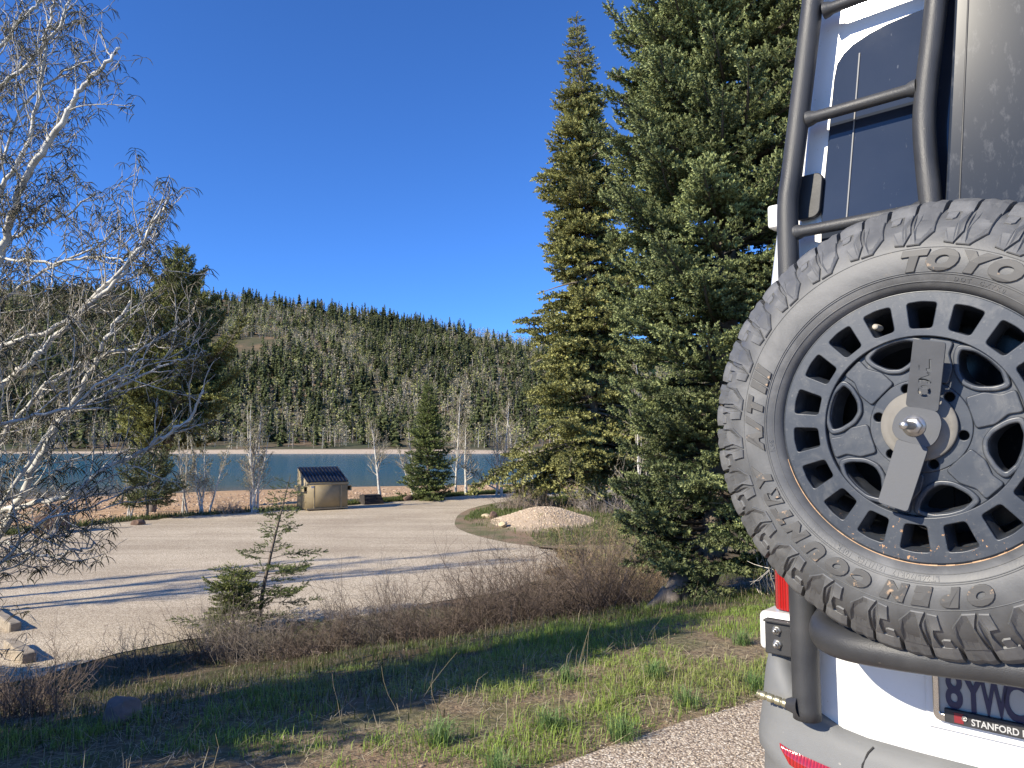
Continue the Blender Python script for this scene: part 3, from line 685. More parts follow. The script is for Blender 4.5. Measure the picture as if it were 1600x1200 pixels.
# holes in the upper blade, written along it: O W L reading upwards
ux = np.array([math.cos(R_(84.5)), math.sin(R_(84.5))]); uy = np.array([-ux[1], ux[0]])
def bl(t, s): p = ux*t+uy*s+np.array([.014, .0]); return (float(p[0]), float(p[1]))
def ring_seg(t0, s0, ri, ro, a0, a1, n=6):
    o_ = [(t0+ro*math.cos(R_(a0+(a1-a0)*k/n)), s0+ro*math.sin(R_(a0+(a1-a0)*k/n))) for k in range(n+1)]
    i_ = [(t0+ri*math.cos(R_(a1+(a0-a1)*k/n)), s0+ri*math.sin(R_(a1+(a0-a1)*k/n))) for k in range(n+1)]
    return [bl(*p) for p in o_+i_]
holes = [ring_seg(.056, 0, .0048, .0100, a+8, a+82) for a in (45, 135, 225, 315)]
W = [(.0685, -.0100), (.0720, -.0105), (.0760, -.004), (.0790, -.0095), (.0850, -.0095), (.0890, -.0040), (.0860, -.0032), (.0830, -.006), (.0790, .0035), (.0760, .0090), (.0690, .0090), (.0690, .0050), (.0735, .0050), (.0715, -.003), (.0685, -.004)]
holes.append([bl(*p) for p in W])
holes.append([bl(*p) for p in [(.0885, -.0105), (.1080, -.0105), (.1080, -.0065), (.0935, -.0065), (.0935, -.002), (.0885, -.002)]])
holes.append([bl(*p) for p in [(.0885, .0085), (.0985, .0085), (.0985, .0068), (.0885, .0068)]])
upts = round_poly([(-.0105, .0335), (.0355, .0225), (.0570, .1310), (.0120, .1400)], .005)
blade(upts, holes, lambda x, z: (z-.03)*.28, 'upper_blade')
lpts = round_poly([(-.0262, -.022), (.0198, -.036), (-.0115, -.140), (-.0560, -.127)], .005)
blade(lpts, [], lambda x, z: (-z-.03)*.14, 'lower_blade')
mid = round_poly([(-.0110, .0338), (.0358, .0222), (.041, .004), (.034, -.022), (.0196, -.0365), (-.0265, -.0215), (-.034, -.006), (-.028, .017)], .01)
blade(mid, [], lambda x, z: 0*z, 'centre_plate')
mb = MB(); lathe(mb, [(0, -.038), (.012, -.038), (.0145, -.036), (.0145, -.0285)], 6); lathe(mb, [(.0, -.030), (.018, -.030), (.018, -.0275), (.0, -.0275)], 32); lathe(mb, [(0, -.093), (.0055, -.0925), (.0068, -.090), (.0068, -.038)], 20)
mb.build('clamp_bolt', M['steel'], clamp, col=False)

# ladder ----------------------------------------------------------------------
lad = empty('ladder', (0, 0, 0)); lad.parent = van
def rail(pts, r, name, parent, n=24, mt='powder', cap=True, sm=8):
    mb = MB(); Pp = smoothpath([(a, o, c+ZC) for a, o, c in pts], sm); tube(mb, Pp, r, n, cap=cap); return mb.build(name, M[mt], parent, smooth=True, col=False)
rail([(-.18, .30, 1.45), (-.21, .285, 1.25), (-.247, .28, .978), (-.279, .28, .762), (-.305, .28, .594), (-.317, .28, .52), (-.3195, .28, .44), (-.3195, .28, .3), (-.317, .28, 0), (-.312, .28, -.3), (-.309, .28, -.42)], .0235, 'rail', lad)
rail([(.06, .30, 1.45), (.035, .285, 1.2), (-.0005, .28, .876), (-.026, .28, .694), (-.0325, .28, .62), (-.031, .28, .54), (-.026, .28, .44), (-.02, .28, .2), (-.02, .28, -.1)], .0215, 'rail', lad)
for a0, a1, c in ((-.215, .02, 1.19), (-.238, .005, .942), (-.283, -.028, .703), (-.318, -.028, .447), (-.316, -.02, .19)):
    mb = MB(); xs_ = np.array([a0+.015, a0+.026, a0+.034, a1-.034, a1-.026, a1-.015]); tube(mb, np.c_[xs_, np.full(6, .28), np.full(6, c+ZC)], [.0185, .0165, .0130, .0130, .0165, .0185], 18)
    mb.build('rung', M['powder'], lad, smooth=True, col=False)
# standoffs from ladder to door
for a, c in ((-.318, .535), (-.02, -.05), (-.22, 1.15), (.03, 1.15)):
    mb = MB(); tube(mb, [(a, .28, c+ZC), (a, .345, c+ZC)], .012, 12); mb.build('standoff', M['powder'], lad, smooth=True, col=False)
# tyre carrier: post, swing tube, locking pin ---------------------------------------
car = empty('tyre_carrier', (0, 0, 0)); car.parent = van
rail([(-.309, .28, -.30), (-.308, .28, -.45), (-.3065, .28, -.628)], .0295, 'post', car, 28)
rail([(-.262, .33, -.400), (-.25, .29, -.400), (-.243, .25, -.402), (-.233, .2, -.405), (-.213, .15, -.410), (-.17, .117, -.411), (-.1, .102, -.408), (0, .100, -.403), (.10, .108, -.399), (.35, .12, -.396), (.55, .13, -.396), (.62, .2, -.396), (.63, .3, -.396)], .031, 'swing_tube', car, 28)
mb = MB(); tube(mb, [(-.312, .265, ZC-.60), (-.345, .272, ZC-.605)], [.024, .013], 16); mb.build('pin_boss', M['powder'], car, smooth=True, col=False)
mb = MB()
xs_ = np.linspace(-.340, -.412, 40); rr = .0092-.0022*(np.abs(((np.arange(40)) % 9)-0) < 1.5); tube(mb, np.c_[xs_, np.full(40, .268), ZC-.604+(-.34-xs_)*.12], rr, 18, cap=True)
mb.build('locking_pin', M['brass'], car, smooth=False, col=False)
mb = MB(); tube(mb, [(0, .10, ZC), (0, .33, ZC)], .035, 20); tube(mb, [(-.03, .30, ZC-.38), (-.01, .30, ZC+.05)], .02, 12); mb.build('carrier_arm', M['powder'], car, smooth=True, col=False)
# wheels on the ground
for x in (-.28, 1.48):
    for y in (1.35, 5.2):
        mb = MB(); lathe(mb, [(0, -.08), (.2, -.1), (.22, -.13), (.34, -.13), (.39, -.10), (.40, 0), (.39, .10), (.34, .13), (0, .13)], 48); o = mb.build('wheel', M['rubber'], van, smooth=True, col=False)
        o.rotation_euler = (0, 0, R_(90) if x > 0 else R_(-90)); o.location = (x, y, .398)
bm = bmesh.new(); bm_box(bm, -.3, 1.5, .6, 5.6, .42, .8, .02); bm_obj('chassis', bm, M['black_plastic'], van)
print('van done')

# ================================================================= vegetation tools
def at(px, py, Y):
    """a world point at depth Y seen in direction (px, py) of the 1600 x 1200 survey photo"""
    p = R_(4.26); a = (px-800)/1155.; b = (600-py)/1155.
    dy = math.cos(p)-b*math.sin(p); dz = math.sin(p)+b*math.cos(p); k = Y/dy
    return np.array([a*k, Y, 1.5+dz*k])
def gz(x, y): return float(height(np.array([x]), np.array([y]))[0])
def brush(n=9, rad=.27, wid=.15, fwd=.26, tip=True):
    v = []; t = []; sh = []
    for i in range(n):
        x0 = .88*i/n; a = i*2.39996; c_, s_ = math.cos(a), math.sin(a); k = 1-.35*i/n
        v += [(x0-wid*.5, -s_*wid*.4, c_*wid*.4), (x0+wid*.5, s_*wid*.4, -c_*wid*.4), (x0+fwd, rad*k*c_, rad*k*s_)]
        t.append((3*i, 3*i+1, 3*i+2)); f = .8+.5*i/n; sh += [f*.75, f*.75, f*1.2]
    if tip:
        b = len(v); v += [(.8, -.09, 0), (.8, .09, 0), (1.12, 0, 0), (.8, 0, -.09), (.8, 0, .09)]; t += [(b, b+1, b+2), (b+3, b+4, b+2)]; sh += [1.1, 1.1, 1.5, 1.1, 1.1]
    return np.array(v), np.array(t), np.array(sh)
class Sprigs:
    def __init__(s): s.p = []; s.d = []; s.l = []; s.c = []
    def add(s, p, d, l, c):
        p = np.atleast_2d(p); n = len(p); s.p.append(p); s.d.append(np.broadcast_to(d, (n, 3))); s.l.append(np.broadcast_to(l, (n,))); s.c.append(np.broadcast_to(c, (n, 3)))
    def count(s): return sum(len(p) for p in s.p)
    def bake(s, mb, tpl, rng):
        if not s.p: return
        tv, tt, sh = tpl; p = np.concatenate(s.p); d = np.concatenate(s.d); l = np.concatenate(s.l); c = np.concatenate(s.c)
        d = d/(np.linalg.norm(d, axis=1)[:, None]+1e-9); n = len(p)
        r = rng.randn(n, 3); u = np.cross(d, r); u /= np.linalg.norm(u, axis=1)[:, None]+1e-9; w_ = np.cross(d, u)
        v = p[:, None]+l[:, None, None]*(tv[None, :, 0:1]*d[:, None]+tv[None, :, 1:2]*u[:, None]+tv[None, :, 2:3]*w_[:, None])
        cc = np.clip(c[:, None]*sh[None, :, None], 0, 1); k = len(tv)
        t = (np.arange(n)[:, None, None]*k+tt[None]).reshape(-1, 3)
        mb.add(v.reshape(-1, 3), t, None, cc.reshape(-1, 3))
def rotz(d, a):
    c_, s_ = math.cos(a), math.sin(a); return np.array([d[0]*c_-d[1]*s_, d[0]*s_+d[1]*c_, d[2]])
def conifer(name, base, H, zb, radf, label, dz=.25, nb=6, rise=.25, droop=.5, up=.25, sec=.11, secl=.42, spr=.07, sprl=.10, seed=0, col=(.05, .085, .035), col2=(.10, .14, .06),
            tpl=None, path=None, trunk_r=.12, group=None, wood=(.16, .13, .11), jitter=.18, bare=0.0, top=1e9, mt='needle', zfun=None, skip=.0, inner=.25, inner_dead=0.0):
    rng = np.random.RandomState(seed); root = empty(name, tuple(base), 0, label, 'tree', group)
    tp = smoothpath(path, 6) if path is not None else np.array([[0, 0, H*t] for t in np.linspace(-.02, 1, 10)])
    zz = tp[:, 2]
    def axis(z): return np.array([np.interp(z, zz, tp[:, 0]), np.interp(z, zz, tp[:, 1]), z])
    mt_ = MB(); fr = (zz-zz[0])/(zz[-1]-zz[0]); tube(mt_, tp, trunk_r*(1-fr)**.8+.004, 9); mt_.build('trunk', M['bark_brown'], root, smooth=True, col=False)
    wd = MB(); sp = Sprigs(); dead = MB(); z = zb
    while z < min(H*.985, top):
        t = (z-zb)/(H-zb)
        n_ = max(3, int(round(nb*(1 if t < .8 else .75))))
        a0 = rng.rand()*6.28
        for b in range(n_):
            if rng.rand() < skip: continue
            Rr = radf(t)*(1+jitter*rng.randn()); 
            if Rr < .08: Rr = .08
            a = a0+6.283*b/n_+rng.randn()*.25; d = np.array([math.cos(a), math.sin(a), 0]); o = axis(z+rng.randn()*dz*.35)
            ri = rise*(1+.3*rng.randn())*(.6+1.3*t); dr = droop*(1+.25*rng.randn())*(1-.65*t); upk = up*(1+.3*rng.randn())
            ss = np.linspace(0, 1, 7); side = rotz(d, 1.57); wv = .06*rng.randn()*Rr
            pts = o+np.outer(ss*Rr, d)+np.outer(wv*np.sin(ss*3.1), side); pts[:, 2] += Rr*(ri*ss-dr*ss**2+upk*ss**3)
            tube(wd, pts, (.012+.010*Rr)*trunk_r/.12*(1-.85*ss), 4, wood)
            def pos(q): return np.array([np.interp(q, ss, pts[:, i]) for i in range(3)])
            isdead = rng.rand() < bare; kz = min(1, .42+.58*(1-t)/.25)
            ns = max(2, int(Rr*(1-inner*(.4+.6*(1-t)))/sec)); q0 = inner*(.4+.6*(1-t))
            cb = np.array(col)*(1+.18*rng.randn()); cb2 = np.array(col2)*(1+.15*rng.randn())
            for k in range(ns):
                q = q0+(1-q0)*(k+.5*rng.rand())/ns; pb = pos(q); tan = pos(min(1, q+.05))-pos(max(0, q-.05)); tan /= np.linalg.norm(tan)+1e-9
                for sd in (-1, 1):
                    ang = sd*(.75+.25*rng.rand())*1.0; sdv = rotz(tan, ang); sdv[2] += .10*rng.randn()-.05
                    ln = max(sprl*1.1*kz, secl*Rr*(1-q)**.75*(.6+.4*math.sin(3.14*min(1, q+.15)))*(1+.2*rng.randn()))
                    if isdead or (inner_dead and q < .45 and rng.rand() < inner_dead):
                        e2 = pb+sdv*ln; m2 = (pb+e2)/2+rng.randn(3)*.03*ln; tube(dead, [pb, m2, e2], [.005, .004, .0015], 3, (.30, .27, .24)); continue
                    m = max(1, int(ln/spr)); u_ = (np.arange(m)+.3+.6*rng.rand(m))/m
                    pp = pb+np.outer(u_*ln, sdv); pp[:, 2] -= .12*ln*u_**2; alt = np.where(np.arange(m) % 2, 1, -1)
                    perp = rotz(sdv, 1.57); dd = sdv[None]*.75+perp[None]*(alt*.62)[:, None]+rng.randn(m, 3)*.22; dd[:, 2] += .12
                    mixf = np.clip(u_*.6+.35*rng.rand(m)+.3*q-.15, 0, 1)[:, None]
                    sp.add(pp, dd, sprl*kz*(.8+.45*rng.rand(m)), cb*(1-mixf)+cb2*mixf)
                    sp.add(pb+sdv*ln, sdv+rng.randn(3)*.15, sprl*1.1*kz, cb2)
                    if ln > sprl*2: tube(wd, [pb, pb+sdv*ln*.9], [.004, .002], 3, wood)
            sp.add(pos(.97), pos(1)-pos(.9), sprl*1.2*kz, cb2)
            if Rr > .3 and not isdead:
                m = max(2, int(Rr*.8/spr)); u_ = q0+(1-q0)*rng.rand(m); pp = np.array([pos(x) for x in u_]); dd = d[None]*.6+rng.randn(m, 3)*.35+np.array([0, 0, .55])
                sp.add(pp, dd, sprl*.95*kz, cb*.5+cb2*.5)
        z += dz*(1-.35*t)*(1+.1*rng.randn())
    if top > H: sp.add(axis(np.linspace(H*.94, H, 5)[:, None]*0+np.linspace(H*.94, H, 5)[:, None])[0:1] if False else np.array([axis(q) for q in np.linspace(H*.94, H, 8)]), np.array([0, 0, 1.])+rng.randn(8, 3)*.5, sprl*.45, np.array(col2))
    cm = MB(); sp.bake(cm, tpl or brush(), rng); cm.build('foliage', M[mt], root)
    wd.build('branches', M['twig'], root)
    if dead.n: tag(dead.build('dead_twigs', M['twig'], root), kind='stuff')
    print(name, sp.count(), 'sprigs'); return root

# ---- big fir beside the van
FB = (2.75, 9.4)
fz = gz(2.0, 9.0)
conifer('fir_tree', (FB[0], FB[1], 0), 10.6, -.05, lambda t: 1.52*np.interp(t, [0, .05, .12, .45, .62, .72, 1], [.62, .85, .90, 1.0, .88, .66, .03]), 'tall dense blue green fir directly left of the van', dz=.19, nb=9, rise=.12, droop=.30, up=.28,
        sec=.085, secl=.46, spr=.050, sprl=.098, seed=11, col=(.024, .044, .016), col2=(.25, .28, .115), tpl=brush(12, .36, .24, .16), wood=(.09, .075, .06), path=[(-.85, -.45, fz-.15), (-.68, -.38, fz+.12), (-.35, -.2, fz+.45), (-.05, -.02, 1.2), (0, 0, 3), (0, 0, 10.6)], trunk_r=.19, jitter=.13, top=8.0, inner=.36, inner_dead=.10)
# ---- tall slender spruce
conifer('spruce_tree', (3.8, 34, -1.55), 23.4, 1.4, lambda t: 3.35*(1-t)**.86*(.85+.15*math.sin(t*23))+.03, 'very tall slender spruce with thin sunlit drooping boughs', dz=.36, nb=8, rise=.02, droop=.42, up=.22,
        sec=.20, secl=.36, spr=.15, sprl=.33, seed=5, col=(.040, .052, .018), col2=(.27, .265, .090), tpl=brush(9, .36, .26, .18), path=[(0, 0, -.3), (-.05, 0, 6), (-.3, 0, 14), (-.72, 0, 23.4)], skip=.12, trunk_r=.24, jitter=.34, inner=.22, inner_dead=.45, bare=.06, wood=(.20, .17, .14))
# ---- bushy pine on the left behind the lot
px_ = -17.1
conifer('pine_tree', (px_, 37.5, -2.05), 13.4, 3.2, lambda t: 2.25*np.interp(t, [0, .12, .35, .6, .85, 1], [.72, .95, 1, .62, .30, .08]), 'bushy dark pine behind the bare aspen at the lot edge', dz=.30, nb=7, rise=.35, droop=.35, up=.45,
        sec=.20, secl=.45, spr=.15, sprl=.33, seed=8, col=(.040, .052, .018), col2=(.22, .225, .07), tpl=brush(12, .40, .20, .24), path=[(-1.0, 0, -.3), (-.7, 0, 2), (-.1, 0, 4.5), (.1, 0, 13.4)], trunk_r=.2, jitter=.26, skip=.12, inner=.22, bare=.03, wood=(.14, .12, .10))
conifer('pine_tree', (-14.45, 29.6, -1.72), 2.7, .6, lambda t: .95*(1-t)**.5+.1, 'small pine in front of the big pine trunk', dz=.22, nb=6, rise=.3, droop=.2, up=.3, sec=.18, secl=.45, spr=.15, sprl=.24, seed=81, col=(.05, .065, .022), col2=(.12, .13, .05), tpl=brush(8, .34, .15, .30), trunk_r=.06, jitter=.3)
# ---- conical spruce at the lake side of the lot
conifer('spruce_tree', (-4.35, 38.6, -1.66), 6.1, .12, lambda t: 1.12*(1-t)**.9+.04, 'conical dark green spruce between bare aspens beside the lake', dz=.20, nb=7, rise=.15, droop=.35, up=.25, sec=.17, secl=.40, spr=.12, sprl=.21, seed=15, col=(.050, .070, .026), col2=(.16, .19, .060), tpl=brush(9, .34, .24, .2), trunk_r=.1, jitter=.30, skip=.14)
# ---- leaning young spruce in the bushes
def sapling_r(t): return float(np.interp(t, [0, .15, .42, .46, .62, .66, .9, 1], [.95, .85, .62, .22, .12, .25, .20, .06]))
conifer('young_spruce', (-4.22, 12.6, -1.62), 2.5, .12, sapling_r, 'leaning young spruce with a bare upper stem among grey twigs', dz=.15, nb=4, rise=.12, droop=.28, up=.25, sec=.085, secl=.38, spr=.055, sprl=.090, seed=22, col=(.045, .070, .022), col2=(.14, .17, .05),
        tpl=brush(9, .26, .14, .26), path=[(0, 0, -.1), (.04, 0, .5), (.15, 0, 1.1), (.28, 0, 1.7), (.47, 0, 2.5)], trunk_r=.035, jitter=.28, skip=.15, inner=.30)
conifer('young_spruce', (-4.50, 12.2, -1.60), 1.0, .15, lambda t: .36*(1-t)**.7+.08, 'short yellow green spruce stem left of the leaning one', dz=.12, nb=6, rise=.15, droop=.25, up=.25, sec=.075, secl=.42, spr=.05, sprl=.10, seed=23, col=(.07, .09, .025), col2=(.19, .21, .06), tpl=brush(9, .28, .16, .24), trunk_r=.022, jitter=.25)
# ---- trees to the left, out of the picture, whose shadows reach the bank
for i, (x, y, h, r, lab) in enumerate(((-5.6, 2.35, 4.9, 1.25, 'young dense spruce left of the camera shading the ditch'), (-7.7, 3.5, 3.5, 1.45, 'low broad spruce behind the near aspen trunk'), (-9.7, 7.2, 3.9, 1.35, 'small spruce on the verge shading the lot edge'), (-8.6, .6, 4.2, 1.5, 'spruce furthest back on the left verge'))):
    conifer('spruce_tree', (x, y, gz(x, y)), h, .25, lambda t, r=r: r*(1-t)**.75+.08, lab, dz=.22, nb=8, rise=.1, droop=.35, up=.2, sec=.2, secl=.5, spr=.16, sprl=.26, seed=40+i, tpl=brush(6, .36, .3, .25), trunk_r=.16)
print('conifers done')

# ================================================================= bare deciduous trees
def wander(p, d, ln, seg, rng, wob=.12, up=.05):
    pts = [np.array(p, float)]; d = np.array(d, float); d /= np.linalg.norm(d)
    for _ in range(seg):
        d = d+rng.randn(3)*wob+np.array([0, 0, up]); d /= np.linalg.norm(d); pts.append(pts[-1]+d*ln/seg)
    return np.array(pts)
def grow(mb, buds, p, d, ln, r, lev, rng, cols, up=.06, dens=5, ratio=.48, budn=3, n0=5, ang=.75, rmin=.0015, minlev=0):
    seg = max(3, min(9, int(ln/.12)+2)); pts = wander(p, d, ln, seg, rng, .13 if lev else .08, up)
    rr = np.linspace(r, max(rmin, r*.3), len(pts)); tube(mb, pts, rr, n0 if r > .01 else 3, cols[min(lev, len(cols)-1)])
    if lev >= minlev and budn:
        k = budn if lev else 0
        if k:
            t = rng.rand(k); q = np.array([[np.interp(x*(len(pts)-1), range(len(pts)), pts[:, i]) for i in range(3)] for x in t]); buds.append((q, lev))
    if lev >= 3 or dens <= 0: return
    n = int(dens*(1 if lev else 1.6)); 
    for k in range(n):
        t = (.22 if lev == 0 else .15)+(.8)*(k+rng.rand())/n; t = min(t, .99); i = t*(len(pts)-1); j = int(i); b = pts[j]+(pts[min(j+1, len(pts)-1)]-pts[j])*(i-j)
        tan = pts[min(j+1, len(pts)-1)]-pts[j]; tan /= np.linalg.norm(tan)+1e-9; side = np.cross(tan, rng.randn(3)); side /= np.linalg.norm(side)+1e-9
        a = ang*(.7+.6*rng.rand()); dd = tan*math.cos(a)+side*math.sin(a); dd[2] += .15
        grow(mb, buds, b, dd, ln*ratio*(1.15-.6*t)*(.7+.6*rng.rand()), max(rmin, np.interp(t, [0, 1], [r, r*.35])*.5), lev+1, rng, cols, up, max(2, int(dens*.8)) if lev < 2 else 0, ratio, budn, n0, ang, rmin, minlev)
def budmesh(mb, buds, rng, size, cA, cB):
    P_ = np.concatenate([b[0] for b in buds]) if buds else np.zeros((0, 3)); n = len(P_)
    if not n: return
    d1 = rng.randn(n, 3); d2 = rng.randn(n, 3); s_ = size*(.6+.8*rng.rand(n))[:, None]
    v = np.stack([P_, P_+d1*s_*.6, P_+d2*s_*.6], 1).reshape(-1, 3); f = rng.rand(n)[:, None]; c = np.repeat(np.array(cA)*(1-f)+np.array(cB)*f, 3, 0)
    mb.add(v, np.arange(3*n).reshape(-1, 3), None, c)
WHITE = (.56, .53, .47); GREYB = (.40, .36, .30); TW = (.33, .28, .22)
def aspen(name, x, y, H, label, stems=1, seed=0, spread=.15, lean=(0, 0), group=None, r=.05, budc=((.22, .22, .10), (.30, .26, .16)), low=.18, dens=6, z=None, bark='bark_white', extra=(), budsize=.03, ratio=.30):
    rng = np.random.RandomState(seed); z = gz(x, y)-.05 if z is None else z; root = empty(name, (x, y, z), 0, label, 'tree', group)
    tr = MB(); tw = MB(); bd = []
    specs = [((rng.randn()*.12*(stems > 1), rng.randn()*.12*(stems > 1), 0), (lean[0]+spread*rng.randn()*(stems > 1), lean[1]+spread*rng.randn()*(stems > 1), 1), H*(1 if k == 0 else .65+.35*rng.rand())) for k in range(stems)]+list(extra)
    for k, (p, d, h) in enumerate(specs):
        pts = wander(p, d, h, 9, rng, .045, .05); rk = r*(h/H)**.7; tube(tr, pts, rk*np.linspace(1, .12, 10), 8)
        n = int(dens*h)
        for i in range(n):
            t = low+(1-low)*(i+rng.rand())/n; t = min(t, .98); q = t*9; j = int(q); b = pts[j]+(pts[min(j+1, 9)]-pts[j])*(q-j)
            a = rng.rand()*6.283; el_ = .35+.7*rng.rand()+t*.3; dd = np.array([math.cos(a)*math.cos(el_), math.sin(a)*math.cos(el_), math.sin(el_)])
            grow(tw, bd, b, dd, h*ratio*(1.15-t)*(.6+.6*rng.rand())+.12, rk*.35*(1-.7*t)+.003, 1, rng, [WHITE, GREYB, TW, TW], .05, 5, .5, 4, 4, .7, .0022)
    tr.build('trunk', M[bark], root, smooth=True, col=False); tw.build('branches', M['twig'], root)
    if bd:
        m = MB(); budmesh(m, bd, rng, budsize, *budc); m.build('leaf_buds', M['needle'], root)
    return root
aspen('aspen_tree', -11.15, 32.0, 4.7, 'slender multi-stemmed white aspen just left of the dumpster', 6, 1, .07, r=.06, dens=4, ratio=.22)
aspen('aspen_tree', -6.45, 36.6, 4.1, 'single bare aspen rising behind the dark dirt-sided block', 1, 2, .1, r=.08, low=.30, dens=7, ratio=.36)
aspen('aspen_tree', -5.35, 41.0, 4.6, 'bare pale aspen leaning just left of the conical spruce', 2, 3, .25, (-.15, 0), r=.08, dens=5)
aspen('aspen_tree', -3.2, 42.4, 6.4, 'tall bare aspen directly right of the conical spruce', 1, 4, .1, (.03, 0), r=.07, dens=5)
aspen('aspen_tree', -2.55, 41.2, 4.0, 'short stout bare aspen between the spruce and the white aspen pair', 1, 5, .1, r=.09, dens=6, ratio=.34)
aspen('aspen_tree', -.55, 40.8, 5.6, 'largest white aspen by the lake with a low leaning limb', 2, 6, .10, r=.09, dens=5, ratio=.30, extra=[((0, 0, .25), (-1.0, 0, .45), 2.6)])
aspen('aspen_tree', .05, 41.8, 5.0, 'thin aspen leaning right beside the largest white aspen', 1, 7, .12, (.08, 0), r=.06, dens=4)
aspen('aspen_tree', 1.25, 42.8, 2.6, 'thin bare sapling right of the white aspen group', 1, 8, .1, r=.04, dens=3)
aspen('aspen_tree', -12.9, 31.2, 3.3, 'twiggy bare aspen clump right of the big pine trunk', 4, 9, .16, r=.05, dens=5, ratio=.30)
aspen('aspen_tree', -15.6, 30.2, 3.0, 'thin bare aspen stems left of the big pine trunk', 3, 10, .13, r=.045, dens=5, ratio=.3)
aspen('aspen_tree', -14.0, 31.8, 3.6, 'pale bare aspen tucked behind the big pine trunk', 2, 11, .12, r=.05, dens=5, ratio=.3)
aspen('aspen_tree', 3.45, 20.2, 5.4, 'thin white aspen rising between the spruce and the fir', 1, 12, .05, (-.02, 0), r=.045, dens=6, low=.12, ratio=.28, budc=((.20, .19, .10), (.30, .25, .16)))
aspen('aspen_tree', 4.35, 21.5, 3.9, 'second thin aspen half hidden by the fir', 1, 13, .05, r=.035, dens=6, low=.12, ratio=.28)
for i, (x, y, h, lab) in enumerate(((-18.6, 9.5, 11.5, 'first tall bare aspen west of the lot casting a long shadow'), (-18.2, 8.9, 11.9, 'second tall bare aspen west of the lot casting a long shadow'), (-17.5, 8.5, 11.0, 'third tall bare aspen west of the lot casting a long shadow'), (-18.9, 10.9, 9.5, 'outermost bare aspen west of the lot'))):
    aspen('aspen_tree', x, y, h, lab, 1, 30+i, .04, r=.15, low=.5, dens=3, ratio=.16)

# ---- the near aspen that fills the left edge
rng = np.random.RandomState(77)
na = empty('aspen_tree', tuple(at(-330, 1150, 5.9)*np.array([1, 1, 0])+np.array([0, 0, gz(*at(-330, 1150, 5.9)[:2])])), 0, 'large near aspen with grey catkins spreading over the left edge', 'tree')
nb0 = np.array(na.location)
limbs = [([(-330, 1280, 5.9), (-250, 1000, 5.8), (-190, 700, 5.7), (-130, 400, 5.7), (-90, 100, 5.7), (-60, -200, 5.7)], .075),
 ([(-215, 830, 5.7), (-120, 700, 5.4), (0, 602, 5.3), (60, 556, 5.2), (140, 478, 5.1), (190, 430, 5.0), (215, 380, 5.0)], .026),
 ([(-290, 1110, 5.8), (-100, 960, 5.6), (0, 836, 5.4), (40, 760, 5.3), (72, 690, 5.2), (132, 600, 5.1), (165, 530, 5.0), (205, 470, 5.0)], .030),
 ([(-150, 1000, 5.7), (-60, 900, 5.5), (0, 806, 5.4), (92, 780, 5.2), (160, 735, 5.1), (240, 692, 5.0), (290, 655, 4.9), (318, 610, 4.9)], .022),
 ([(-200, 900, 5.6), (-100, 840, 5.4), (0, 848, 5.3), (40, 862, 5.2), (80, 868, 5.1), (125, 860, 5.0), (150, 850, 4.9)], .014),
 ([(-165, 600, 5.7), (-60, 520, 5.6), (0, 400, 5.5), (20, 332, 5.4), (44, 272, 5.3), (80, 220, 5.2), (110, 165, 5.1), (132, 132, 5.1), (165, 98, 5.0), (188, 75, 5.0)], .030),
 ([(-110, 300, 5.7), (-50, 200, 5.7), (0, 80, 5.6), (40, 24, 5.5), (64, 0, 5.5), (95, -70, 5.5)], .018),
 ([(-120, 380, 5.6), (-50, 230, 5.5), (0, 140, 5.4), (50, 90, 5.3), (100, 30, 5.2), (118, -20, 5.2)], .018),
 ([(-180, 640, 5.6), (0, 545, 5.3), (90, 512, 5.2), (148, 460, 5.1), (180, 432, 5.0), (228, 372, 4.9), (250, 330, 4.9), (262, 305, 4.9)], .016),
 ([(-220, 820, 5.6), (-40, 720, 5.4), (30, 650, 5.3), (90, 590, 5.2), (150, 560, 5.1), (230, 538, 5.0), (295, 500, 4.9)], .016),
 ([(-150, 500, 5.8), (0, 385, 5.6), (60, 352, 5.5), (110, 330, 5.4), (150, 300, 5.3)], .012),
 ([(-60, 880, 5.2), (60, 700, 5.1), (120, 640, 5.0), (200, 600, 4.9), (270, 565, 4.9), (322, 548, 4.8)], .013),
 ([(-130, 450, 5.4), (0, 300, 5.3), (40, 230, 5.3), (62, 150, 5.3), (72, 60, 5.3), (85, 0, 5.3), (90, -50, 5.3)], .015),
 ([(-120, 420, 6.0), (-20, 300, 6.0), (30, 180, 6.0), (90, 120, 6.0), (150, 90, 5.9)], .012),
 ([(-180, 600, 6.0), (0, 470, 6.0), (80, 420, 6.0), (150, 385, 5.9), (190, 350, 5.9)], .012),
 ([(-200, 700, 5.0), (0, 660, 4.8), (100, 640, 4.7), (170, 590, 4.6), (225, 560, 4.6)], .012),
 ([(-200, 950, 5.0), (-30, 900, 4.9), (60, 820, 4.8), (150, 790, 4.7), (205, 760, 4.7)], .010),
 ([(0, 400, 5.5), (80, 410, 5.3), (150, 400, 5.2), (215, 410, 5.1), (250, 390, 5.1)], .009)]
tr = MB(); tw = MB(); cat = []
def bound(p):     # keeps the crown inside its outline
    X, Y, Z = p; y_ = 686-(Z-1.5)*1155/Y
    return (X*1155/Y+800) < np.interp(y_, [-100, 60, 100, 150, 240, 300, 330, 400, 560, 650, 760, 830, 900], [130, 190, 205, 205, 180, 290, 290, 300, 345, 340, 300, 170, 150])
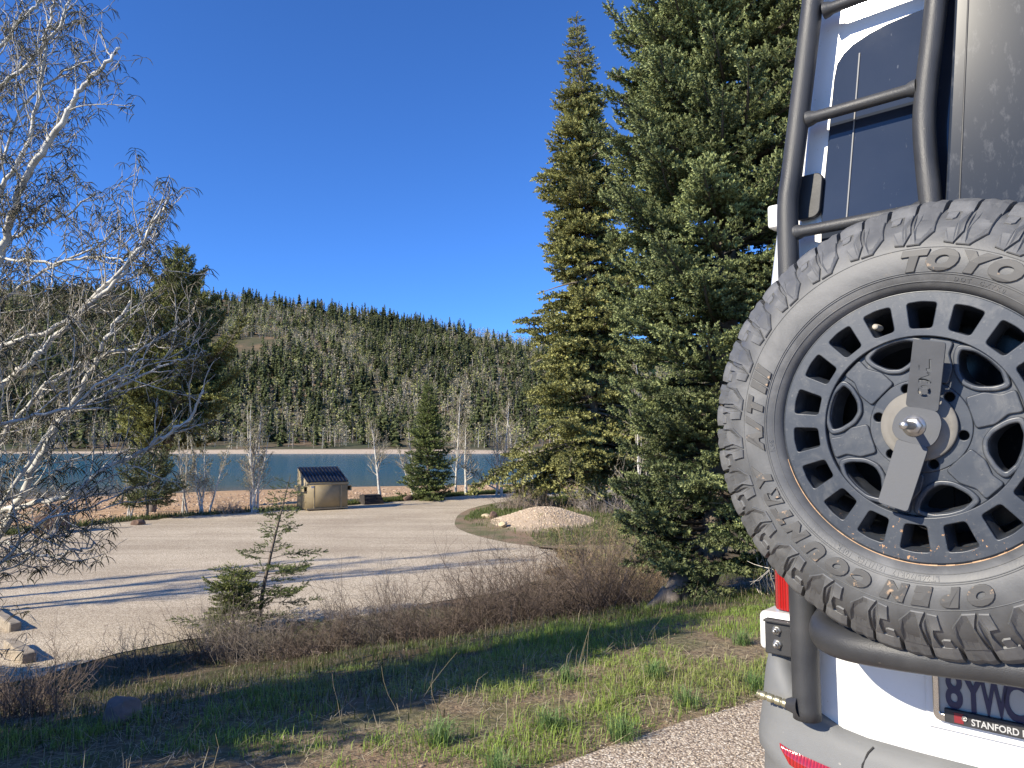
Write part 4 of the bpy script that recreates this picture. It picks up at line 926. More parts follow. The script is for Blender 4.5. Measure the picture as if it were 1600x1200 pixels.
for li, (Lp, r) in enumerate(limbs):
    pts = smoothpath([at(*q)-nb0 for q in Lp], 6); pts[1:-1] += rng.randn(len(pts)-2, 3)*.010; r = r*1.2; rr = np.linspace(r, r*.22+.002, len(pts)); tube(tr, pts, rr, 8 if r > .02 else 6)
    ln = np.r_[0, np.cumsum(np.linalg.norm(np.diff(pts, axis=0), axis=1))]; tot = ln[-1]
    s_ = .45 if li else 1.0
    while s_ < tot:
        i = np.searchsorted(ln, s_)-1; i = max(0, min(i, len(pts)-2)); b = pts[i]; tan = pts[i+1]-pts[i]; tan /= np.linalg.norm(tan)
        s_ += .072+.05*rng.rand()
        w_ = b+nb0
        if w_[0]*1155/w_[1]+800 < -130: continue
        side = np.cross(tan, rng.randn(3)); side /= np.linalg.norm(side); a = .55+.5*rng.rand(); d = tan*math.cos(a)+side*math.sin(a); d[2] += .12
        L1 = (.30+.55*rng.rand())*(1.1-.45*s_/tot)
        if not bound(b+nb0+d*L1*.8): L1 *= .4
        if not bound(b+nb0+d*L1*.8): continue
        tp = wander(b, d, L1, 6, rng, .17, .09); tube(tw, tp, np.linspace(min(.0058, rr[i]*.6), .0022, 7), 4, (.50, .47, .41))
        m = int(L1/.06)
        for k in range(m):
            t = .2+.8*(k+rng.rand())/m; q = min(t*6, 5.99); j = int(q); bb = tp[j]+(tp[j+1]-tp[j])*(q-j); tn = tp[j+1]-tp[j]; tn /= np.linalg.norm(tn)
            sd = np.cross(tn, rng.randn(3)); sd /= np.linalg.norm(sd); d2 = tn*.6+sd*.7; d2[2] += .15; L2 = .05+.16*rng.rand()
            t2 = wander(bb, d2, L2, 3, rng, .22, .12); tube(tw, t2, [.0028, .0023, .0020, .0016], 3, (.40, .36, .30))
            if (t2[-1]+nb0)[2] > 2.3 or rng.rand() < .55:
                for e in (t2[-1], t2[2]) if rng.rand() < .62 else (t2[-1],): cat.append(e)
        cat.append(tp[-1]); cat.append(tp[4])
tr.build('trunk', M['bark_white'], na, smooth=True, col=False); tw.build('branches', M['twig'], na)
cm = MB()
for p in cat:
    for _ in range(rng.randint(1, 5)):
        d = rng.randn(3); d[2] = .2; d /= np.linalg.norm(d); ln_ = .045+.045*rng.rand(); pts = [p]
        for k in range(4):
            d = d+np.array([0, 0, -.42])+rng.randn(3)*.08; d /= np.linalg.norm(d); pts.append(pts[-1]+d*ln_/3)
        g = .8+.4*rng.rand(); tube(cm, pts, [.0012, .0026, .0030, .0025, .0008], 3, np.array([(.062, .056, .026), (.12, .10, .06), (.06, .065, .025)][rng.randint(3)])*g)
cm.build('catkins', M['needle'], na); print('near aspen', len(cat))

# ================================================================= shrubs
def shrub(name, x, y, rad, h, n, label, seed=0, cols=((.17, .12, .095), (.28, .22, .185)), sub=9, cat_='shrub', z=None, rt=.0035, lean=(0, 0), budc=None, flat=1.0, sy=1.0, upright=.1, group=None):
    rng = np.random.RandomState(seed); z = gz(x, y)-.03 if z is None else z; root = empty(name, (x, y, z), 0, label, cat_, group); mb = MB(); bd = []; ph = rng.rand(3)*6.28
    lump = lambda a: .80+.30*math.sin(2*a+ph[0])+.24*math.sin(3*a+ph[1])
    for i in range(n):
        a = rng.rand()*6.283; q = rad*math.sqrt(rng.rand())*.75; p = np.array([math.cos(a)*q, math.sin(a)*q*sy, 0])
        p[2] = gz(x+p[0], y+p[1])-z-.03
        out = .25+.9*rng.rand()**1.5; a2 = a+rng.randn()*.9; d = np.array([math.cos(a2)*out*(1-upright*.6)+lean[0], math.sin(a2)*out*(1-upright*.6)+lean[1], 1.0]); ln = h*.84*(.35+.80*rng.rand()**1.3)*lump(a)
        f = rng.rand(); c = np.array(cols[0])*(1-f)+np.array(cols[1])*f
        pts = wander(p, d, ln, 5, rng, .16, .0); rk = rt*(2.1 if rng.rand() < .12 else .8+.7*rng.rand()); c = c*(.6+.4*rng.rand()) if rng.rand() < .5 else c*1.25; tube(mb, pts, np.linspace(rk, rt*.35, 6), 3, c)
        for k in range(sub):
            t = .25+.75*rng.rand(); q_ = min(t*5, 4.99); j = int(q_); b = pts[j]+(pts[j+1]-pts[j])*(q_-j); tn = pts[j+1]-pts[j]; tn /= np.linalg.norm(tn)
            d2 = tn*.7+rng.randn(3)*.75; L2 = ln*(.12+.30*rng.rand()); t2 = wander(b, d2, L2, 3, rng, .22, .03); tube(mb, t2, np.linspace(rt*.55, rt*.25, 4), 3, c*1.08)
            if budc is not None: bd.append((t2[1:], 2)); 
    mb.build('stems', M['twig'], root)
    if bd: m = MB(); budmesh(m, bd, rng, .035, *budc); m.build('leaf_buds', M['needle'], root)
    return root
RB = ((.050, .038, .030), (.22, .17, .138)); GB = ((.07, .055, .045), (.28, .24, .20)); YG = ((.20, .17, .08), (.36, .30, .16))
shrub('bare_shrub', -3.49, 10.45, 0.75, 0.96, 304, 'tangled grey bare shrub round the leaning young spruce', 1, GB)
shrub('bare_shrub', -4.23, 10.75, 0.6, 0.96, 176, 'thin grey bare shrub left of the leaning young spruce', 2, GB, sub=6)
shrub('bare_shrub', -2.56, 10.15, 0.75, 0.83, 272, 'low dark bare shrub just right of the leaning young spruce', 3, RB)
shrub('bare_shrub', -1.81, 10.45, 0.8, 1.22, 304, 'grey brown bare shrub with a pale wiry top in mid row', 4, GB)
shrub('bare_shrub', -1.02, 10.15, 0.8, 1.09, 304, 'dense dark twiggy shrub left of the middle of the row', 5, RB)
shrub('bare_shrub', -0.23, 10.35, 0.85, 1.34, 336, 'brown bare shrub at the middle of the row before the road', 6, RB)
shrub('bare_shrub', 0.51, 10.25, 0.85, 1.34, 336, 'tall reddish bare shrub right of the middle of the row', 7, RB)
shrub('bare_shrub', 1.16, 10.05, 0.8, 1.47, 336, 'tallest reddish bare shrub left of the weathered trunk base', 8, RB)
shrub('bare_shrub', 1.63, 10.95, 0.8, 1.54, 256, 'tan bare shrub behind the weathered trunk base', 9, ((.24, .17, .10), (.38, .28, .18)))
shrub('bare_shrub', 0.35, 11.7, 0.9, 1.35, 225, 'brown bare shrub behind the reddish ones near the road edge', 10, RB)
shrub('bare_shrub', 1.2, 12.4, 0.9, 1.49, 210, 'tan twiggy shrub in front of the green bushes', 11, ((.24, .17, .10), (.38, .28, .18)))
shrub('green_bush', 2.15, 16.5, 1.2, 1.45, 190, 'yellow green budding bush right of the gravel mound', 12, YG, budc=((.12, .14, .035), (.24, .24, .08)))
shrub('green_bush', 3.3, 17.4, 1.2, 1.6, 150, 'budding bush below the fir with olive leaves', 13, YG, budc=((.10, .13, .035), (.20, .22, .07)))
shrub('bare_shrub', 4.2, 15.0, 1.3, 1.3, 150, 'dark bare shrub deep behind the fir', 14, RB)
shrub('bare_shrub', 0.55, 32.6, 1.5, 1.25, 240, 'low round grey shrub beyond the gravel mound', 15, ((.22, .17, .13), (.36, .30, .24)), rt=.009, sub=8)
shrub('bare_shrub', 2.2, 33.2, 1.3, 1.0, 160, 'low grey shrub under the tall spruce', 16, ((.20, .16, .13), (.33, .28, .22)), rt=.009)
shrub('bare_shrub', 3.8, 31.0, 1.3, 1.6, 120, 'taller grey shrub right of the tall spruce trunk', 17, ((.20, .17, .14), (.36, .31, .26)), rt=.009)
shrub('bare_shrub', -4.55, 6.9, 0.55, 0.75, 120, 'dark wiry shrub at the far left of the bank', 18, RB)
shrub('bare_shrub', -5.1, 7.9, 0.6, 0.9, 130, 'dark wiry shrub behind the leftmost one near the wooden blocks', 19, RB)
shrub('bare_shrub', -3.9, 6.2, 0.5, 0.45, 90, 'low dark shrub in the shade left of the rock', 20, RB)
shrub('bare_shrub', 3.15, 8.6, 0.45, 0.8, 60, 'pale dead twiggy branch beside the fir trunk', 21, ((.42, .38, .32), (.55, .50, .43)), rt=.007, sub=4, lean=(.3, -.1))
shrub('bare_shrub', 3.9, 9.9, 0.6, 0.9, 70, 'pale tangled dead shrub behind the tyre', 22, ((.36, .30, .24), (.48, .42, .34)), rt=.006, sub=5)
shrub('bare_shrub', -11.9, 31.4, 0.7, 0.8, 70, 'low bare shrub at the foot of the multi-stemmed aspen', 23, ((.24, .18, .13), (.36, .30, .24)), rt=.009)
shrub('bare_shrub', -7.0, 36.2, 0.5, 0.8, 40, 'sparse bare stems beside the dark block', 24, ((.24, .18, .13), (.36, .30, .24)), rt=.009)
shrub('bare_shrub', -5.1, 10.35, .6, .75, 110, 'sparse grey bare shrub on the lot edge between blocks and young spruce', 26, GB, sub=6)
print('shrubs done')

# ================================================================= grass, straw, litter
def blades(mb, P0, H0, W0, C0, rng, bend=.6):
    n = len(P0); a = rng.rand(n)*6.283; d = np.stack([np.cos(a), np.sin(a), 0*a], 1); s_ = np.stack([-np.sin(a), np.cos(a), 0*a], 1); b = (bend*rng.rand(n))[:, None]
    m = P0+d*(H0[:, None]*.25*b)+np.array([0, 0, 1.])*H0[:, None]*.55; t = P0+d*(H0[:, None]*.8*b)+np.array([0, 0, 1.])*(H0[:, None]*(1-.35*b))
    w2 = W0[:, None]*.5; v = np.stack([P0-s_*w2, P0+s_*w2, m+s_*w2*.8, m-s_*w2*.8, t], 1).reshape(-1, 3); k = np.arange(n)[:, None]*5
    q = k+np.array([[0, 1, 2, 3]]); tt = k+np.array([[3, 2, 4]]); C = np.repeat(C0, 5, 0).reshape(n, 5, 3); C[:, 0:2] *= .75; C[:, 4] *= 1.25
    mb.add(v, tt, q, np.clip(C, 0, 1).reshape(-1, 3))
def scatter(n, rng, x0, x1, y0, y1, dens):
    X = x0+(x1-x0)*rng.rand(n); Y = y0+(y1-y0)*rng.rand(n); k = rng.rand(n) < dens(X, Y); k &= np.abs(X) < Y*.78+1.2; return X[k], Y[k]
rng = np.random.RandomState(9)
def s1f(X, Y): return Y-(3.26+.73*X)
def lush(X, Y):
    s = s1f(X, Y); band = np.clip((s+.02)/.25, 0, 1)*np.clip((5.2-s)/2.0, 0, 1)
    patch = np.clip(.35+1.1*snoise(X, Y, 21, 3, 2.0)+.25*np.clip(X+.5, -1, 1), 0, 1); return band*patch
gm = MB()
TX, TY = scatter(26000, rng, -4.5, 4.2, 2.2, 9.5, lush)
nper = rng.randint(7, 17, len(TX)); X = np.repeat(TX, nper)+rng.randn(nper.sum())*.035; Y = np.repeat(TY, nper)+rng.randn(nper.sum())*.035
k = s1f(X, Y) > .10; X = X[k]; Y = Y[k]; hh = (.025+.075*rng.rand(len(X))**1.5)*(1+.5*snoise(X, Y, 31, 2, 1.6)); hh = np.clip(hh, .02, .16)
f = rng.rand(len(X))[:, None]; C = np.array([.125, .215, .030])*(1-f)+np.array([.36, .46, .10])*f; yel = np.clip(snoise(X, Y, 41, 3, 1.2)*.8, 0, .7)[:, None]; C = C*(1-yel)+np.array([.38, .36, .16])*yel
blades(gm, np.stack([X, Y, height(X, Y)-.005], 1), hh, .0028+.0020*rng.rand(len(X)), C, rng, 1.5)
tx = np.array([-.05, .55, .98, 1.45, 1.9, -.75, -1.3, .2, -1.7, -.35, .9, 1.7, 2.3, -2.1, .35]); ty = tx*.73+3.26+np.array([.18, .16, .30, .22, .5, .25, .4, .55, .35, .8, .9, 1.1, .9, .6, 1.3])
nper = rng.randint(60, 130, len(tx)); X = np.repeat(tx, nper); Y = np.repeat(ty, nper); r_ = rng.rand(len(X)); a_ = rng.rand(len(X))*6.28; X = X+np.cos(a_)*r_*.075; Y = Y+np.sin(a_)*r_*.075
f = rng.rand(len(X))[:, None]; C = np.array([.09, .17, .05])*(1-f)+np.array([.24, .34, .12])*f
blades(gm, np.stack([X, Y, height(X, Y)-.005], 1), .08+.10*rng.rand(len(X)), .0032+.002*rng.rand(len(X)), C, rng, 1.6)
# thin grass further down the bank, in the ditch and on the island
def sparse(X, Y):
    s = s1f(X, Y); return np.clip((s-1)/2, 0, 1)*np.clip((12.4-s)/.6, 0, 1)*np.clip(.45+.8*snoise(X, Y, 22, 3, 1.5)+np.clip((s-9.5)/2, 0, .6), .05, 1)
X, Y = scatter(60000, rng, -7, 6, 4, 14, sparse); f = rng.rand(len(X))[:, None]; C = np.array([.045, .075, .015])*(1-f)+np.array([.13, .15, .045])*f
blades(gm, np.stack([X, Y, height(X, Y)-.005], 1), .04+.08*rng.rand(len(X)), .0045+.003*rng.rand(len(X)), C, rng, .9)
X = -2.2+8*rng.rand(60000); Y = 21.9+21*rng.rand(60000); isl = np.interp(Y, [21.9, 23.6, 25.2, 26.9, 28.9, 31.5, 34.6, 37.6, 40.6], [.7, .5, -.6, -1.5, -2.0, -1.8, -1.1, .3, 2.5]); onm = ((X-1.15)/1.75)**2+((Y-27.2)/2.2)**2 < 1.1
k = (X > isl+.1) & ~onm & (rng.rand(60000) < np.clip(.55+.7*snoise(X, Y, 6, 3, .8), .05, 1)); X = X[k]; Y = Y[k]; f = rng.rand(len(X))[:, None]; C = np.array([.065, .105, .022])*(1-f)+np.array([.16, .18, .055])*f
blades(gm, np.stack([X, Y, height(X, Y)-.01], 1), .07+.14*rng.rand(len(X)), .012+.01*rng.rand(len(X)), C, rng, .8)
# verge along the far side of the lot
ed = lambda X: np.interp(X, [-60, -25, -16.2, -14.9, -12.9, -10.3, -6.1, -2.8, 2.3, 16, 60], [8, 18.5, 24.3, 27.6, 30.3, 32.3, 36.9, 40.8, 44.6, 47.8, 49])
X = -18+21*rng.rand(42000); Y = ed(X)+np.abs(rng.randn(42000))*.8+.1; k = rng.rand(42000) < np.interp(X, [-18, -13, -8.5, -7, 2], [.6, .12, .15, 1, .9]); X = X[k]; Y = Y[k]; f = rng.rand(len(X))[:, None]; C = np.array([.050, .085, .018])*(1-f)+np.array([.15, .16, .05])*f
blades(gm, np.stack([X, Y, height(X, Y)-.01], 1), .08+.16*rng.rand(len(X)), .014+.01*rng.rand(len(X)), C, rng, .8)
tag(gm.build('grass', M['grass']), kind='stuff')
# dry straw: lying and standing
dm = MB()
def strawd(X, Y):
    s = s1f(X, Y); return np.clip((s+.05)/.4, 0, 1)*np.clip((12-s)/2, 0, 1)*np.clip(.5+.7*snoise(X, Y, 51, 3, 1.4), .08, 1)
X, Y = scatter(110000, rng, -7, 6, 2.2, 14.5, strawd); n = len(X); a = rng.rand(n)*6.283; ln = .03+.11*rng.rand(n)**2; P0 = np.stack([X, Y, height(X, Y)+.004+.02*rng.rand(n)], 1)
d = np.stack([np.cos(a), np.sin(a), .25*rng.randn(n)], 1)*ln[:, None]; s_ = np.stack([-np.sin(a), np.cos(a), 0*a], 1)*(.0011+.0010*rng.rand(n)+.0002*Y)[:, None]
v = np.stack([P0-s_, P0+s_, P0+d+s_*.5, P0+d-s_*.5], 1).reshape(-1, 3); f = rng.rand(n)[:, None]; C = np.array([.22, .17, .10])*(1-f)+np.array([.58, .50, .34])*f; C = C*np.interp(s1f(X, Y), [1.6, 3.4], [1, .42])[:, None]  # straw darkened down the bank, painting in the ditch's shade
dm.add(v, None, np.arange(4*n).reshape(-1, 4), np.repeat(C, 4, 0))
X, Y = scatter(6500, rng, -6, 5, 2.6, 12, lambda X, Y: strawd(X, Y)*np.clip((s1f(X, Y)-.1)/.5, 0, 1)); n = len(X); f = rng.rand(n)[:, None]
blades(dm, np.stack([X, Y, height(X, Y)], 1), .07+.16*rng.rand(n)**2, .0022+.0010*rng.rand(n), np.array([.30, .24, .14])*(1-f)+np.array([.56, .48, .32])*f, rng, 1.0)
for i in range(150):   # tall dry stalks
    x = -3.6+6.6*rng.rand(); y = 3.6+.73*x+.5+3.2*rng.rand()
    if y < 2.8: continue
    d = np.array([rng.randn()*.35, rng.randn()*.3, 1]); pts = wander((x, y, gz(x, y)), d, .14+.26*rng.rand(), 5, rng, .09, 0); tube(dm, pts, np.linspace(.0016, .0008, 6), 3, (.42, .35, .23))
tag(dm.build('dry_grass', M['grass']), kind='stuff')
# loose chips, soil crumbs at the road edge
pm = MB(); ico = bmesh.new(); bmesh.ops.create_icosphere(ico, subdivisions=1, radius=1); iv = np.array([v.co[:] for v in ico.verts]); it = np.array([[v.index for v in f_.verts] for f_ in ico.faces]); ico.free()
def pebbles(X, Y, Z, s, cA, cB):
    n = len(X); sc = s[:, None]*(.6+.6*rng.rand(n, 3)); sc[:, 2] *= .6; v = iv[None]*(1+.2*rng.randn(n, len(iv), 1))*sc[:, None]; an = rng.rand(n)*6.28; c_, q_ = np.cos(an)[:, None], np.sin(an)[:, None]
    v = np.stack([v[..., 0]*c_-v[..., 1]*q_, v[..., 0]*q_+v[..., 1]*c_, v[..., 2]], -1)+np.stack([X, Y, Z], 1)[:, None]; f = rng.rand(n)[:, None]; C = np.array(cA)*(1-f)+np.array(cB)*f
    pm.add(v.reshape(-1, 3), (np.arange(n)[:, None, None]*len(iv)+it[None]).reshape(-1, 3), None, np.repeat(C, len(iv), 0))
X, Y = scatter(26000, rng, -.6, 3.2, 2.4, 5.6, lambda X, Y: np.where(s1f(X, Y) < 0, .55, np.clip(.5-s1f(X, Y)*1.6, 0, 1))); pebbles(X, Y, np.where(s1f(X, Y) < .15, .007, height(X, Y)), .0028+.0035*rng.rand(len(X))**2, (.20, .15, .11), (.66, .58, .48))
X, Y = scatter(7000, rng, -4, 4, 2.6, 9, lambda X, Y: np.clip(s1f(X, Y)*2, 0, 1)*np.clip(.5+.9*snoise(X, Y, 61, 3, 1.8), 0, 1)); pebbles(X, Y, height(X, Y), .004+.010*rng.rand(len(X))**3, (.13, .085, .055), (.34, .25, .17))
X, Y = -7+12*rng.rand(5000), 9+16*rng.rand(5000); pebbles(X, Y, np.maximum(height(X, Y), -1.606), .004+.008*rng.rand(5000)**3, (.30, .23, .18), (.60, .50, .42))
# cobbles on the beach
X = -60+66*rng.rand(15000); Y = ed(X)+1+55*rng.rand(15000)**1.2; pebbles(X, Y, height(X, Y), .03+.09*rng.rand(15000)**3, (.24, .15, .09), (.58, .44, .31))
X = -.8+4.2*rng.rand(5000); Y = 24.6+5*rng.rand(5000); k = ((X-1.15)/1.85)**2+((Y-27.3)/2.4)**2 < 1.1; X = X[k]; Y = Y[k]; pebbles(X, Y, height(X, Y), .012+.03*rng.rand(len(X))**2, (.36, .27, .18), (.66, .54, .40))
tag(pm.build('loose_gravel', colmat('gravel_chips', .9)), kind='stuff')
# far shore strip of bushes and the ground cover
print('ground cover done')

# ================================================================= rocks, blocks
def rock(name, x, y, sx, sy, sz, label, seed, mt, zoff=0, flat=None):
    rng = np.random.RandomState(seed); bm = bmesh.new(); bmesh.ops.create_icosphere(bm, subdivisions=4, radius=1)
    cuts = [(rng.randn(3), .62+.3*rng.rand()) for _ in range(11)]; cuts = [(c/np.linalg.norm(c), k) for c, k in cuts]
    for v in bm.verts:
        p = np.array(v.co)
        for c, k in cuts:
            d = p@c
            if d > k: p = p-c*(d-k)*.92
        p *= 1+.05*float(snoise(p[0]*3+seed, p[1]*3+p[2]*2, seed, 3, 2.0)); v.co = Vector((p[0]*sx, p[1]*sy, p[2]*sz))
    o = bm_obj(name, bm, mt); o.location = (x, y, gz(x, y)+zoff); o.rotation_euler = (0, 0, rng.rand()*6); return tag(o, label, 'rock')
def rockmat(n, a, b): return worn(n, a, b, .9, 5, 0, 35, .9)
rk_b = rockmat('brown_rock', (.09, .055, .04), (.20, .13, .09)); rk_g = rockmat('grey_rock', (.22, .19, .17), (.38, .33, .30)); rk_y = rockmat('tan_rock', (.42, .33, .20), (.58, .48, .32)); rk_p = rockmat('pinkish_rock', (.15, .115, .10), (.27, .21, .18))
rock('boulder', -15.4, 24.9, .62, .5, .62, 'large dark brown boulder at the left end of the lot edge', 3, rk_b, .28)
rock('rock', -14.55, 23.9, .30, .24, .18, 'small grey rock in front of the brown boulder', 4, rk_g, .06)
rock('rock', -13.6, 27.2, .25, .2, .16, 'small dark stone in the grass beyond the left of the lot', 5, rk_b, .06)
rock('rock', -2.42, 4.72, .155, .12, .13, 'pinkish half buried rock in the shaded ditch', 6, rk_p, .035)
rock('rock', -.30, 25.6, .22, .16, .12, 'tan rock at the near foot of the gravel mound', 7, rk_y, .08)
rock('rock', -1.0, 29.2, .26, .2, .11, 'flat tan rock on the grassy island tip', 8, rk_y, .05)
rock('rock', -.72, 28.9, .16, .15, .20, 'small dark stone beside the flat tan rock', 9, rk_b, .06)
rock('boulder', 1.25, 42.0, .42, .35, .38, 'dark stump-like rock beside the far road bend', 11, rk_b, .2)
rock('boulder', 2.45, 43.6, .55, .4, .42, 'rounded dark rock on the verge beyond the far road bend', 12, rk_b, .2)
rock('rock', -5.3, 37.9, .35, .25, .2, 'small dark rock between the dark block and the conical spruce', 13, rk_b, .08)
# dark trapezoid block at the lot edge
bm = bmesh.new(); r = bmesh.ops.create_cube(bm, size=1)
for v in r['verts']:
    x, y, z = v.co; v.co = (x*1.02*(1 if z < 0 or x < 0 else .72), y*.7*(1 if z < 0 else .75), (z+.5)*.50)
bmesh.ops.subdivide_edges(bm, edges=bm.edges[:], cuts=5, use_grid_fill=True)
for v in bm.verts: v.co += Vector(np.random.RandomState(int(abs(v.co.x*999+v.co.y*77+v.co.z*333))).randn(3)*.008)
o = bm_obj('stone_block', bm, rockmat('dark_stone', (.022, .018, .016), (.06, .05, .042))); o.location = (-6.75, 35.9, -1.66); o.rotation_euler = (0, 0, .62); tag(o, 'dark squared stone block below the bare aspen', 'stone block')
# parking blocks at the near left
wm = worn('weathered_timber', (.20, .165, .12), (.34, .29, .225), .85, 7, 0, 60, .6, kind='Object')
def pblock(x0, y0, x1, y1, label, seed):
    L_ = math.hypot(x1-x0, y1-y0); bm = bmesh.new(); bm_box(bm, -L_/2, L_/2, -.085, .085, -.05, .13, .02, 2)
    bmesh.ops.subdivide_edges(bm, edges=[e for e in bm.edges if e.calc_length() > .3], cuts=8, use_grid_fill=True); rr = np.random.RandomState(seed)
    for v in bm.verts: v.co += Vector(rr.randn(3)*.004)
    o = bm_obj('timber_block', bm, wm); o.location = ((x0+x1)/2, (y0+y1)/2, -1.60); o.rotation_euler = (0, 0, math.atan2(y1-y0, x1-x0)); tag(o, label, 'parking block', 'timber blocks along the lot edge')
pblock(-8.05, 12.25, -9.6, 13.7, 'pale timber parking block, the farther of the two at the left', 1)
pblock(-6.72, 10.55, -7.5, 11.3, 'pale timber parking block, the nearer one beside the dark shrub', 2)
# weathered trunk flare beside the fir
mb = MB(); tb = np.array(FB+(0,)); P_ = smoothpath([(1.83, 8.72, gz(1.83, 8.7)-.12), (1.93, 8.82, gz(1.9, 8.8)+.10), (2.03, 8.93, gz(2, 9)+.38)], 6); tube(mb, P_, np.linspace(.19, .12, len(P_)), 14)
for a, l in ((3.3, .34), (4.6, .22), (5.9, .20)):
    q = np.array([1.87, 8.76, gz(1.85, 8.75)]); d = np.array([math.cos(a), math.sin(a), 0]); tube(mb, [q+d*.05+(0, 0, .14), q+d*.17+(0, 0, .03), q+d*l+(0, 0, -.06)], [.10, .075, .03], 10)
o = mb.build('tree_stump', M['stump'], smooth=True, col=False); tag(o, 'grey weathered trunk base at the foot of the fir', 'stump')

# ================================================================= dumpster
tanm = worn('tan_steel_paint', (.26, .205, .115), (.32, .255, .15), .55, 3, 0, 60, .1, ((.20, .14, .09), 9, .70))
dk = mat('black_lid', (.016, .018, .026), .34)
D = empty('dumpster', (-8.48, 33.35, -1.60), R_(33), 'tan steel dumpster with two ribbed black lids at the lot edge', 'dumpster')
wd, dp, hf, hb = 1.84, 1.40, 1.20, 1.78; x0, x1 = -wd/2, wd/2; y0, y1 = -dp/2, dp/2
mb = MB(); v = [(x0, y0, .05), (x1, y0, .05), (x1, y1, .05), (x0, y1, .05), (x0, y0, hf), (x1, y0, hf), (x1, y1, hb), (x0, y1, hb)]
mb.add(v, None, [(0, 1, 5, 4), (1, 2, 6, 5), (2, 3, 7, 6), (3, 0, 4, 7), (3, 2, 1, 0), (4, 5, 6, 7)]); mb.build('bin_body', tanm, D, col=False)
for x in (x0+.30, x1-.34): box('rib', tanm, D, x, x+.05, y0-.035, y0-.002, .07, hf-.13, .006, 1)
box('top_rail', tanm, D, x0-.03, x1+.03, y0-.05, y0-.002, hf-.10, hf-.01, .008, 1)
box('base_rail', tanm, D, x0-.01, x1+.01, y0-.03, y0-.001, .04, .11, .005, 1)
for s_ in (-1, 1):
    bx = (x0 if s_ < 0 else x1)
    bm = bmesh.new(); a_, b_ = (bx-.16, bx-.002) if s_ < 0 else (bx+.002, bx+.16)
    for zz0, zz1 in ((.82, .845), (1.02, 1.045)): bm_box(bm, a_, b_, y0-.06, y1-.1, zz0, zz1, .002, 1)
    bm_box(bm, a_ if s_ < 0 else b_-.025, a_+.025 if s_ < 0 else b_, y0-.06, y1-.1, .846, 1.019, .002, 1); bm_obj('fork_pocket', bm, tanm, D)
    cheek = MB(); cx = bx-.004*s_; 
for k in range(2):
    lx0 = x0-.02+k*(wd/2+.03); lx1 = lx0+wd/2+.0; sl = math.atan2(hb-hf, dp); LL = math.hypot(dp, hb-hf)+.06
    ld = empty('lid', (0, y0-.04, hf+.015)); ld.parent = D; ld.rotation_euler = (sl, 0, 0)
    box('lid_sheet', dk, ld, lx0, lx1, 0, LL, .0, .025, .008, 1)
    for j in range(6):
        rx = lx0+.06+j*(wd/2-.10)/5.2; me_o = box('lid_rib', dk, ld, rx, rx+.055, .03, LL-.05, .0255, .07, .014, 1)
for x in (x0+.18, x1-.25): box('caster', mat('dark_caster', (.03, .03, .03), .6), D, x, x+.07, y0+.1, y0+.22, 0, .05, .01, 1)
box('sticker', mat('pale_sticker', (.55, .55, .58), .5), D, x0+.18, x0+.34, y0-.0045, y0-.002, hf-.22, hf-.14, 0)

# ================================================================= small brown building behind the fir
bw = worn('brown_boards', (.12, .055, .04), (.17, .08, .055), .8, 4)
B = empty('restroom_building', (7.9, 37, gz(7.9, 37)), R_(-8), 'low dark brown building glimpsed behind the fir and spruce', 'building')
box('wall', bw, B, -2.0, 2.0, -1.4, 1.4, -.2, 2.1, .01, 1)
bm = bmesh.new(); vs = [bm.verts.new(p) for p in ((-2.4, -1.9, 2.05), (2.4, -1.9, 2.05), (2.4, 1.9, 2.05), (-2.4, 1.9, 2.05), (-2.4, 0, 2.95), (2.4, 0, 2.95))]
for f_ in ((0, 1, 5, 4), (2, 3, 4, 5), (0, 4, 3), (1, 2, 5), (3, 2, 1, 0)): bm.faces.new([vs[i] for i in f_])
bm_obj('roof', bm, mat('brown_metal_roof', (.09, .05, .04), .5), B); dr_ = box('door', mat('door_brown', (.07, .04, .03), .6), B, -.5, .4, -1.44, -1.402, -.1, 1.95, .004, 1)
for k in range(16): box('batten', bw, B, -1.95+k*.25, -1.91+k*.25, -1.425, -1.401, -.1, 2.03, 0, 1) if not (-.8 < -1.95+k*.25 < .6) else None

# ================================================================= far hillside forest
rng = np.random.RandomState(123)
def hill_conifer(seed, dead=False):
    r = np.random.RandomState(seed); v = []; t = []; c = []
    n = 10; base = np.array([.085, .100, .036]) if not dead else np.array([.36, .33, .29])
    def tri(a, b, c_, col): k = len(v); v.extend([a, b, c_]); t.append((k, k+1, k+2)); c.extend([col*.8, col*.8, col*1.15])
    tc = np.array([.22, .19, .16]); w = .018
    for k in range(3):
        a = k*2.1; p = np.array([math.cos(a)*w, math.sin(a)*w, 0]); a2 = a+2.1; q = np.array([math.cos(a2)*w, math.sin(a2)*w, 0]); tri(p, q, np.array([0, 0, .98]), tc)
    for i in range(n):
        z = .10+.86*i/n; R0 = (.165*(1-z)**.8+.012)*(1 if not dead else .5)
        m = (6 if i < 7 else 4) if not dead else 3
        for j in range(m):
            a = r.rand()*6.28; R1 = R0*(.65+.6*r.rand()); wdt = R1*(.55 if not dead else .12); d = np.array([math.cos(a), math.sin(a), 0]); s_ = np.array([-math.sin(a), math.cos(a), 0])
            o = np.array([0, 0, z+.05*r.rand()]); tip = o+d*R1-np.array([0, 0, R1*.35]); cc = base*(.7+.7*r.rand())
            tri(o+np.array([0, 0, .055]), tip-s_*wdt, tip+s_*wdt, cc); 
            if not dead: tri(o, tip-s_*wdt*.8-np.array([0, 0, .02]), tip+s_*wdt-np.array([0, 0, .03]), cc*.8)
    return np.array(v), np.array(t), np.array(c)
